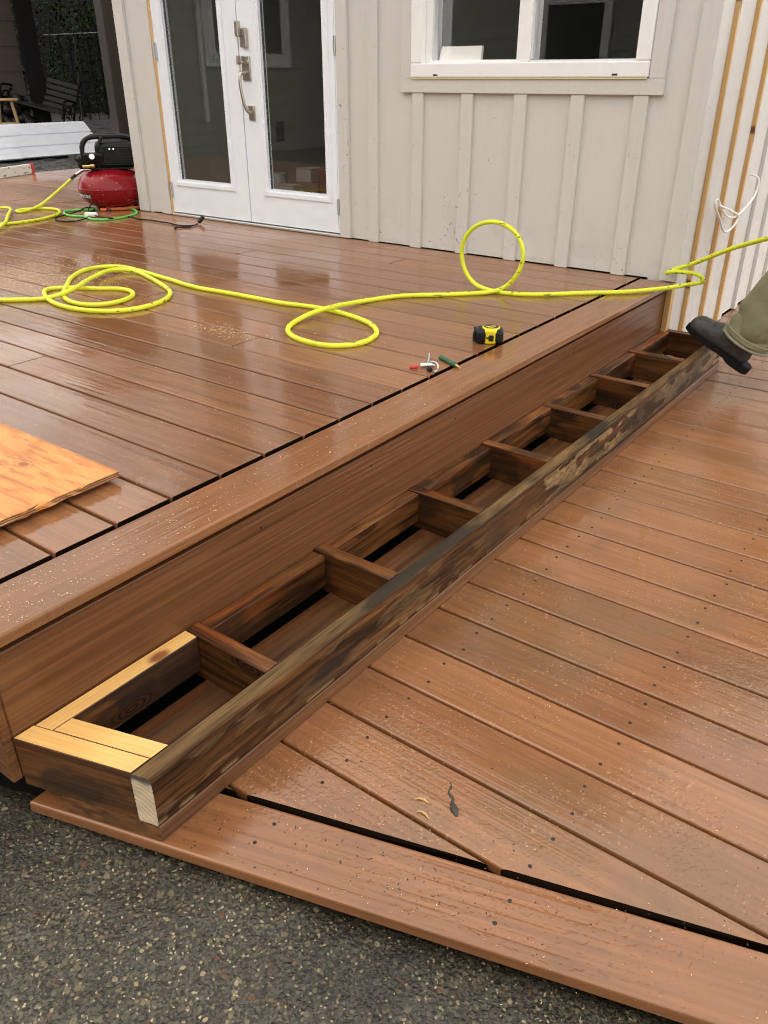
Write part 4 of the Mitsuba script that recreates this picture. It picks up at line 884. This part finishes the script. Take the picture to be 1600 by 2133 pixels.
add('tape', lv(box(0.185, 0.2365, -0.0195, 0.0195, 0.003, 0.0895, 0.003)), 'm_red_plastic', LV, label='red tape wrapped on the end')
struct('gravel', 'dark gravel yard beyond the deck')
gx = np.linspace(-24, -6.66, 190); gy = np.linspace(-3, 14, 170)
X, Y = np.meshgrid(gx, gy, indexing='ij')
Zg = -0.05 + 0.045 * meshkit.noise(np.stack([X * 9, Y * 9, X * 0], -1), 2) + 0.02 * meshkit.noise(np.stack([X * 21, Y * 21, X * 0], -1), 3)
nx_, ny_ = X.shape
ii, jj = np.meshgrid(np.arange(nx_ - 1), np.arange(ny_ - 1), indexing='ij')
q = np.stack([ii * ny_ + jj, (ii + 1) * ny_ + jj, (ii + 1) * ny_ + jj + 1, ii * ny_ + jj + 1], -1).reshape(-1, 4)
add('gravel', trimesh.Trimesh(np.stack([X, Y, Zg], -1).reshape(-1, 3), np.vstack([q[:, [0, 1, 2]], q[:, [0, 2, 3]]]), process=False), 'm_gravel')
# brown lap-sided house at the far left
vd = np.array([math.sin(YAW - 0.46), math.cos(YAW - 0.46)])       # towards it
vr = np.array([vd[1], -vd[0]])
def far(pt, a, b, z): return [pt[0] + vr[0] * a + vd[0] * b, pt[1] + vr[1] * a + vd[1] * b, z]
def farbox(pt, a0, a1, b0, b1, z0, z1, r=0.0):
    bx = box(a0, a1, b0, b1, z0, z1, r)
    return bx.transform(np.array([[vr[0], vd[0], 0, pt[0]], [vr[1], vd[1], 0, pt[1]], [0, 0, 1, 0]], float))
P0 = np.array([-14.35, 6.166])
BH = thing('brown_house', 'neighbouring house with dark brown lap siding at far left', 'house')
zz = 0.52; k = 0
while zz < 2.9:
    b = Manifold.hull_points(np.array([far(P0, a, c, z) for a in (-6, 0) for (c, z) in ((0.0, zz), (-0.022, zz), (-0.005, zz + 0.398), (0.02, zz + 0.398))]))
    add('siding_board', b, 'm_brown_siding', BH); zz += 0.40
add('wall', farbox(P0, -6, 0.0, 0.021, 3.0, -0.1, 2.95), 'm_char', BH)
add('roof', Manifold.hull_points(np.array([far(P0, a, c, z) for a in (-6.3, 0.2) for (c, z) in ((-0.35, 2.85), (-0.35, 2.95), (3.2, 3.05), (3.2, 2.9))])), 'm_roof', BH)
ms = []
for k in range(160):
    m = trimesh.creation.icosphere(subdivisions=1, radius=1.0)
    r = rng.uniform(0.05, 0.11)
    v = m.vertices * (1 + 0.4 * (meshkit.noise(m.vertices * 1.5 + k, 1)[:, None] - .5)) * r
    ms.append(trimesh.Trimesh(v + far(P0, rng.uniform(-2.2, 0.05), rng.uniform(-0.25, 0.02), rng.uniform(-0.02, 0.5)), m.faces, process=False))
labels['river_rock'] = {'kind': 'stuff', 'label': 'rounded dark rocks piled along the brown house foot'}
add('river_rock', cat(ms), 'm_river_rock', smooth=True)
# roofed patio: dark posts and roof
PR = thing('patio_roof', 'dark brown patio roof on heavy posts behind the compressor', 'patio roof')
add('post', farbox(np.array([-14.0, 6.45]), -0.36, -0.07, 0, 0.25, -0.1, 2.62, 0.01), 'm_char', PR)
pA = np.array([-7.03, 2.38])
add('post', farbox(pA, 0.24, 0.90, 0, 0.45, -0.1, 2.52, 0.01), 'm_dark_brown', PR, label='broad dark brown near post')
add('post_trim', farbox(pA, 0.42, 0.90, -0.02, -0.001, -0.1, 2.50, 0.004), 'm_dark_brown', PR)
add('beam', Manifold.hull_points(np.array([[-14.1, 6.3, 2.64], [-14.1, 6.55, 2.64], [-7.1, 2.3, 2.54], [-6.6, 2.8, 2.54], [-14.1, 6.3, 2.90], [-14.1, 6.55, 2.90], [-7.1, 2.3, 2.84], [-6.6, 2.8, 2.84]])), 'm_char', PR)
rf = [(-15.6, 6.6), (-7.2, 1.9), (-5.6, 12.0), (-16.0, 15.0)]
add('roof', Manifold.hull_points(np.array([[x, y, z] for x, y in rf for z in (2.92, 3.06)])), 'm_char', PR)
# bench
BN = thing('garden_bench', 'dark slatted garden bench with curly iron ends on the gravel', 'bench')
bt0 = np.array([-14.05, 6.2])
def bn(m): return place(m, (-14.02, 6.05, -0.06), math.atan2(vr[1], vr[0]) - 0.55, 0.24)
for k in range(5):
    u = k / 4.0
    add('back_slat', bn(place(rbox(1.15, 0.02, 0.075, 0.006, 6), (0, 0.25 + 0.10 * u, 0.47 + 0.40 * u), 0, 0, -0.25)), 'm_bench_slat', BN)
for k in range(5): add('seat_slat', bn(rbox(1.15, 0.075, 0.02, 0.006, 6).translate([0, 0.20 - k * 0.095, 0.42])), 'm_bench_slat', BN)
for s in (-0.585, 0.585):
    add('iron_end', bn(cat([tube(spline([(s, -0.25, 0.0), (s, -0.22, 0.2), (s, -0.24, 0.42), (s, -0.26, 0.62), (s, -0.18, 0.66), (s, 0.1, 0.64), (s, 0.28, 0.60)], 5), 0.020, 8),
                            tube(spline([(s, 0.30, 0.0), (s, 0.22, 0.2), (s, 0.22, 0.44), (s, 0.30, 0.7), (s, 0.38, 0.93), (s, 0.45, 0.95)], 5), 0.022, 8),
                            tube(spline([(s, -0.2, 0.45), (s, -0.05, 0.55), (s, 0.05, 0.48), (s, -0.02, 0.44), (s, 0.12, 0.58), (s, 0.2, 0.5)], 5), 0.016, 6)])), 'm_char', BN, smooth=True)
# stool
ST = thing('wooden_stool', 'round topped light wooden stool at the left edge in front of brown siding', 'stool')
sp = np.array([-12.18, 4.42])
add('seat', place(lathe([(0, 0.54), (0.19, 0.54), (0.205, 0.55), (0.205, 0.565), (0.195, 0.575), (0, 0.577)], 28), (sp[0], sp[1], -0.05)), 'm_stool_wood', ST, smooth=35)
for k in range(4):
    a = 0.2 + k * math.pi / 2
    add('leg', cyl([sp[0] + 0.13 * math.cos(a), sp[1] + 0.13 * math.sin(a), 0.49], [sp[0] + 0.23 * math.cos(a), sp[1] + 0.23 * math.sin(a), -0.05], 0.020, 0.016, 10), 'm_stool_wood', ST, smooth=40)
    b = a + math.pi / 2
    add('rung', cyl([sp[0] + 0.19 * math.cos(a), sp[1] + 0.19 * math.sin(a), 0.17], [sp[0] + 0.19 * math.cos(b), sp[1] + 0.19 * math.sin(b), 0.17], 0.011, 0.011, 8), 'm_stool_wood', ST, smooth=40)
# rail and hedge behind
RL = thing('garden_railing', 'thin grey metal railing in front of the dark hedge', 'railing')
r0, r1 = np.array([-16.9, 8.4]), np.array([-14.6, 10.2])
z0, z1 = 1.62, 1.75
add('top_rail', cyl([r0[0], r0[1], z0], [r1[0], r1[1], z1], 0.022, n=8), 'm_rail_grey', RL, smooth=40)
for k in range(14):
    u = (k + 0.5) / 14; p = r0 * (1 - u) + r1 * u
    add('baluster', cyl([p[0], p[1], -0.05], [p[0], p[1], z0 + (z1 - z0) * u], 0.010, n=6), 'm_char', RL)
HG = thing('hedge', 'dark leafy hedge filling the gap under the patio roof', 'hedge')
N = 26000
c = rng.uniform([-19.5, 7.6, 0.0], [-10.5, 13.5, 3.0], (N, 3))
lump = meshkit.fbm(c * 0.9, 3, 8)
c = c[lump > 0.46]; n = len(c)
c[:, 2] *= 1.0
a = rng.normal(size=(n, 3)); a /= np.linalg.norm(a, axis=1, keepdims=True)
b = np.cross(a, rng.normal(size=(n, 3))); b /= np.linalg.norm(b, axis=1, keepdims=True)
s = rng.uniform(0.025, 0.06, (n, 1))
v = np.stack([c - a * s, c + b * s * 0.45, c + a * s, c - b * s * 0.45], 1).reshape(-1, 3)
k = np.arange(n) * 4
add('foliage', trimesh.Trimesh(v, np.vstack([np.stack([k, k + 1, k + 2], 1), np.stack([k, k + 2, k + 3], 1)]), process=False), 'm_leaf', HG)
for x, y in [(-17.5, 9.5), (-16, 10.5), (-14.5, 11.0), (-13, 11.2)]: add('stem', cyl([x, y, -0.1], [x + 0.2, y, 2.2], 0.06, 0.03, 8), 'm_bark', HG)
struct('back_bank')
add('back_bank', Manifold.hull_points(np.array([[-22, 9.5, z] for z in (-0.1, 3.2)] + [[-11, 15.5, z] for z in (-0.1, 3.2)] + [[-22, 10.5, z] for z in (-0.1, 3.2)] + [[-11, 16.5, z] for z in (-0.1, 3.2)])), 'm_char')

# ------------------------------------------------------------------ the neighbour's house behind the camera (seen mirrored in the panes)
NH = thing('neighbour_house', 'grey lap sided neighbouring house behind the viewer, mirrored in the panes', 'house')
for k in range(16):
    z = -0.42 + k * 0.2
    add('siding_board', Manifold.hull_points(np.array([[x, y, zz] for x in (-7.5, 5.5) for (y, zz) in ((-9.5, z), (-9.478, z), (-9.495, z + 0.199), (-9.52, z + 0.199))])), 'm_grey_siding', NH)
add('wall', box(-7.5, 5.5, -13, -9.521, -0.42, 2.78), 'm_grey_siding', NH)
add('roof', Manifold.hull_points(np.array([[x, y, z] for x in (-8, 6) for (y, z) in ((-8.9, 2.78), (-8.9, 2.92), (-11.3, 4.0), (-13.6, 2.8))])), 'm_roof', NH)
LW = thing('side_house', 'grey lap sided house to the left, mirrored in the door panes', 'house')
for k in range(16):
    z = -0.42 + k * 0.2
    add('siding_board', Manifold.hull_points(np.array([[x, y, zz] for y in (-13.5, -2.2) for (x, zz) in ((-10.5, z), (-10.478, z), (-10.495, z + 0.199), (-10.52, z + 0.199))])), 'm_grey_siding', LW)
add('wall', box(-14, -10.521, -13.5, -2.2, -0.42, 2.78), 'm_grey_siding', LW)
add('roof', Manifold.hull_points(np.array([[x, y, z] for y in (-14, -1.9) for (x, z) in ((-9.9, 2.78), (-9.9, 2.92), (-12.3, 4.2), (-14.6, 2.8))])), 'm_roof', LW)
add('window__frame', box(-10.47, -10.44, -8.62, -6.52, 0.98, 2.42) - box(-11, -10, -8.40, -6.76, 1.20, 2.2), 'm_vinyl', LW)
add('window__pane', box(-10.477, -10.462, -8.399, -6.761, 1.201, 2.199), 'm_dark_gasket', LW)
add('downspout', box(-10.45, -10.38, -6.44, -6.37, 0.15, 2.75, 0.01), 'm_vinyl', LW)
for x in (-5.2, 2.4):
    w = 'window' if NH + '__window__frame' not in scene else 'window_001'
    add(w + '__frame', box(x - 0.6, x + 0.6, -9.47, -9.44, 0.55, 1.95) - box(x - 0.47, x + 0.47, -10, -9, 0.68, 1.82), 'm_vinyl', NH)
    add(w + '__pane', box(x - 0.468, x + 0.468, -9.477, -9.465, 0.682, 1.818), 'm_dark_gasket', NH)

# ------------------------------------------------------------------ the person whose foot rests on the step frame
PE = thing('person', 'person in olive work trousers resting one black boot on the step frame', 'person')
def limb(joints):
    parts = []
    for (p0, r0), (p1, r1) in zip(joints[:-1], joints[1:]):
        parts.append(Manifold.batch_hull([Manifold.sphere(r0, 20).translate(list(p0)), Manifold.sphere(r1, 20).translate(list(p1))]))
    return parts
def smooth_union(parts, length=0.02, it=12):
    m = Manifold.batch_boolean(parts, m3.OpType.Add)
    t_ = tm(m.refine_to_length(length)); t_.merge_vertices()
    trimesh.smoothing.filter_taubin(t_, iterations=it)
    return t_
hip = np.array([0.95, 0.16, 0.42]); hip2 = np.array([1.00, 0.42, 0.42])
knee = np.array([0.570, 0.105, 0.215]); ank = np.array([0.385, 0.105, -0.185])
knee2 = np.array([0.72, 0.55, 0.16]); ank2 = np.array([0.98, 0.58, -0.26])
pel = (hip + hip2) / 2 + [0, 0, 0.06]; chest = pel + [-0.18, -0.02, 0.42]; neck = chest + [-0.06, 0, 0.16]; head = neck + [-0.06, 0, 0.15]
sh1 = chest + [0.0, -0.19, 0.06]; sh2 = chest + [0.02, 0.19, 0.06]
el1 = np.array([0.74, -0.20, 0.56]); wr1 = np.array([0.62, -0.20, 0.38]); el2 = sh2 + [-0.06, 0.08, -0.28]; wr2 = knee2 + [-0.0, 0.02, 0.10]
body = limb([(hip, 0.085), (knee, 0.058), (ank, 0.038)]) + limb([(hip2, 0.085), (knee2, 0.058), (ank2, 0.038)]) + limb([(pel, 0.13), (chest, 0.145), (neck, 0.06), (neck + [-0.02, 0, 0.07], 0.055)])
for s_, e_, w_ in ((sh1, el1, wr1), (sh2, el2, wr2)):
    body += limb([(chest + [0, 0, 0.04], 0.09), (s_, 0.062), (e_, 0.045), (w_, 0.030)])
    d = (w_ - e_) / np.linalg.norm(w_ - e_); sd_ = np.cross(d, [0, 0, 1.0]); sd_ /= np.linalg.norm(sd_); up_ = np.cross(sd_, d)
    palm = w_ + d * 0.085
    body += limb([(w_, 0.028), (palm, 0.030)])
    for j, o in enumerate((-0.027, -0.009, 0.009, 0.027)):
        b0 = palm + sd_ * o; L_ = (0.034, 0.040, 0.038, 0.030)[j]
        b1 = b0 + d * L_ - up_ * 0.010; b2 = b1 + d * 0.015 - up_ * 0.026; b3 = b2 - up_ * 0.012 - d * 0.014
        body += limb([(b0, 0.0105), (b1, 0.0095), (b2, 0.0085), (b3, 0.0078)])
    t0 = w_ + d * 0.035 + sd_ * 0.030; body += limb([(t0, 0.013), (t0 + d * 0.035 + sd_ * 0.014 - up_ * 0.01, 0.0105), (t0 + d * 0.055 + sd_ * 0.006 - up_ * 0.024, 0.0090)])
hd = head
body += [Manifold.sphere(0.098, 28).scale([1.05, 0.80, 1.22]).translate(list(hd)), Manifold.batch_hull([Manifold.sphere(0.012, 10).translate(list(hd + [-0.098, 0, 0.01])), Manifold.sphere(0.017, 10).translate(list(hd + [-0.104, 0, -0.03]))]),
         Manifold.sphere(0.045, 14).translate(list(hd + [-0.058, 0, -0.085])), Manifold.sphere(0.022, 10).scale([0.6, .5, 1.3]).translate(list(hd + [0.0, 0.080, -0.01])), Manifold.sphere(0.022, 10).scale([0.6, .5, 1.3]).translate(list(hd + [0.0, -0.080, -0.01]))]
add('body', smooth_union(body, 0.012, 6), 'm_skin', PE, smooth=True)
add('hair', Manifold.sphere(0.103, 24).scale([1.05, 0.86, 1.22]).translate(list(hd + [0.014, 0, 0.02])).trim_by_plane([0.75, 0, 0.66], float(np.array([0.75, 0, 0.66]) @ (hd + [-0.02, 0, 0.03]))), 'm_hair', PE, smooth=True)
add('eye', cat([Manifold.sphere(0.011, 12).translate(list(hd + [-0.090, s * 0.032, 0.012])) for s in (-1, 1)]), 'm_label_white', PE, smooth=True)
jk = limb([(pel + [0, 0, 0.02], 0.155), (chest, 0.168), (chest + [-0.03, 0, 0.10], 0.11)])
for s_, e_, w_ in ((sh1, el1, wr1), (sh2, el2, wr2)): jk += limb([(chest + [0, 0, 0.04], 0.11), (s_, 0.078), (e_, 0.062), (w_ - (w_ - e_) * 0.08, 0.046)])
add('jacket', smooth_union(jk, 0.02, 8), 'm_jacket', PE, smooth=True)
# trousers: a hull chain with folds and an open, wide hem
hem_c = np.array([0.405, 0.105, -0.150]); leg_d = (knee - hem_c) / np.linalg.norm(knee - hem_c)
tr = limb([(hip, 0.118), (knee, 0.098)]) + limb([(pel, 0.16), (hip, 0.12)]) + limb([(pel, 0.16), (hip2, 0.12)]) + limb([(hip2, 0.118), (knee2, 0.096), (ank2 + [0, 0, 0.06], 0.088)])
tr += limb([(knee, 0.098), (hem_c + leg_d * 0.16, 0.100), (hem_c - leg_d * 0.08, 0.104)])
trm = Manifold.batch_boolean(tr, m3.OpType.Add).trim_by_plane(list(leg_d), float(leg_d @ hem_c)) 
hollow = Manifold.batch_boolean(limb([(hem_c - leg_d * 0.2, 0.098), (hem_c + leg_d * 0.10, 0.094)]), m3.OpType.Add)
tt = tm((trm - hollow).refine_to_length(0.018)); tt.merge_vertices()
v = tt.vertices.copy(); nrm = tt.vertex_normals
t_al = (v - hem_c) @ leg_d
amp = 0.034 * (meshkit.fbm(v * [8, 8, 10] + 2.0, 3, 4) - 0.5) + 0.014 * np.sin(t_al * 38 + 5 * meshkit.noise(v * 9, 6)) * np.exp(-((t_al - 0.05) / 0.10) ** 2)
tt.vertices = v + nrm * amp[:, None]
add('trousers', tt, 'm_khaki', PE, smooth=True)
# turned hem band and its stitching follow the opening
def hem_ring(off, rad, n=48):
    a_ = np.cross(leg_d, [0, 1, 0]); a_ /= np.linalg.norm(a_); b_ = np.cross(leg_d, a_)
    th = np.linspace(0, 2 * math.pi, n)
    return hem_c + leg_d * off + rad * (np.cos(th)[:, None] * a_ + np.sin(th)[:, None] * b_)
add('hem', cat([tube(hem_ring(0.002, 0.103), 0.006, 8, False)]), 'm_khaki_hem', PE, smooth=True)
add('stitching', cat([tube(hem_ring(0.034, 0.109), 0.0014, 6, False)]), 'm_stitch', PE)
# boot: built level, then tipped toe up; toe towards -x
def boot(heel, toe, side):
    heel, toe = np.array(heel, float), np.array(toe, float)
    f_ = (toe - heel) / np.linalg.norm(toe - heel); L_ = np.linalg.norm(toe - heel)
    s_ = np.cross([0, 0, 1.0], f_); s_ /= np.linalg.norm(s_); u_ = np.cross(f_, s_)
    at = lambda a, b, c: list(heel + f_ * a * L_ + s_ * b + u_ * c)
    S = Manifold.sphere
    up = [Manifold.batch_hull([S(0.038, 18).translate(at(0.12, 0, 0.058)), S(0.040, 18).translate(at(0.40, 0.004, 0.060)), S(0.052, 18).translate(at(0.22, 0, 0.105))]),
          Manifold.batch_hull([S(0.040, 18).translate(at(0.40, 0.004, 0.060)), S(0.044, 18).translate(at(0.44, 0.0, 0.085)), S(0.046, 18).translate(at(0.68, 0.010, 0.058)), S(0.042, 18).translate(at(0.68, -0.014, 0.055))]),
          Manifold.batch_hull([S(0.046, 18).translate(at(0.68, 0.010, 0.058)), S(0.042, 18).translate(at(0.68, -0.014, 0.055)), S(0.044, 18).translate(at(0.84, 0.008, 0.052)), S(0.040, 18).translate(at(0.84, -0.016, 0.050)), S(0.030, 18).translate(at(0.90, -0.002, 0.046))]),
          Manifold.batch_hull([S(0.048, 18).translate(at(0.20, 0, 0.10)), S(0.050, 18).translate(at(0.17, 0, 0.20))]),
          Manifold.batch_hull([S(0.052, 18).translate(at(0.22, 0, 0.105)), S(0.044, 18).translate(at(0.44, 0.0, 0.085))])]
    upm = smooth_union(up, 0.010, 10)
    fp = [(0.02, 0.0, 0.040), (0.14, 0.0, 0.044), (0.40, 0.002, 0.040), (0.66, -0.002, 0.055), (0.82, -0.003, 0.052), (0.885, -0.003, 0.038)]
    so = []
    def slab(i0, i1, z0_, z1_):
        return Manifold.batch_hull([Manifold.cylinder(z1_ - z0_, r_, r_, 20).transform(np.array([[f_[0], s_[0], u_[0], *[0]], [f_[1], s_[1], u_[1], 0], [f_[2], s_[2], u_[2], 0]], float)).translate(at(a, b, z0_)) for a, b, r_ in (fp[i0], fp[i1])])
    for i in range(5): so.append(slab(i, i + 1, 0.010 if i not in (0,) else 0.0, 0.032))
    sole = Manifold.batch_boolean(so, m3.OpType.Add)
    lug = [Manifold.cube([0.010, 0.07 if a > .5 else .055, 0.008], True).transform(np.array([[f_[0], s_[0], u_[0], 0], [f_[1], s_[1], u_[1], 0], [f_[2], s_[2], u_[2], 0]], float)).translate(at(a, 0, 0.007)) for a in (0.5, 0.57, 0.64, 0.71, 0.78, 0.85)]
    return upm, Manifold.batch_boolean([sole] + lug, m3.OpType.Add)
up1, so1 = boot((0.400, 0.108, -0.275), (0.150, 0.098, -0.143), 1)
add('boot', up1, 'm_boot', PE, smooth=True, label='black boot tipped on the frame'); add('sole', so1, 'm_sole', PE)
up2, so2 = boot((1.06, 0.60, ZL), (0.79, 0.58, ZL), 1)
add('boot', up2, 'm_boot', PE, smooth=True); add('sole', so2, 'm_sole', PE)
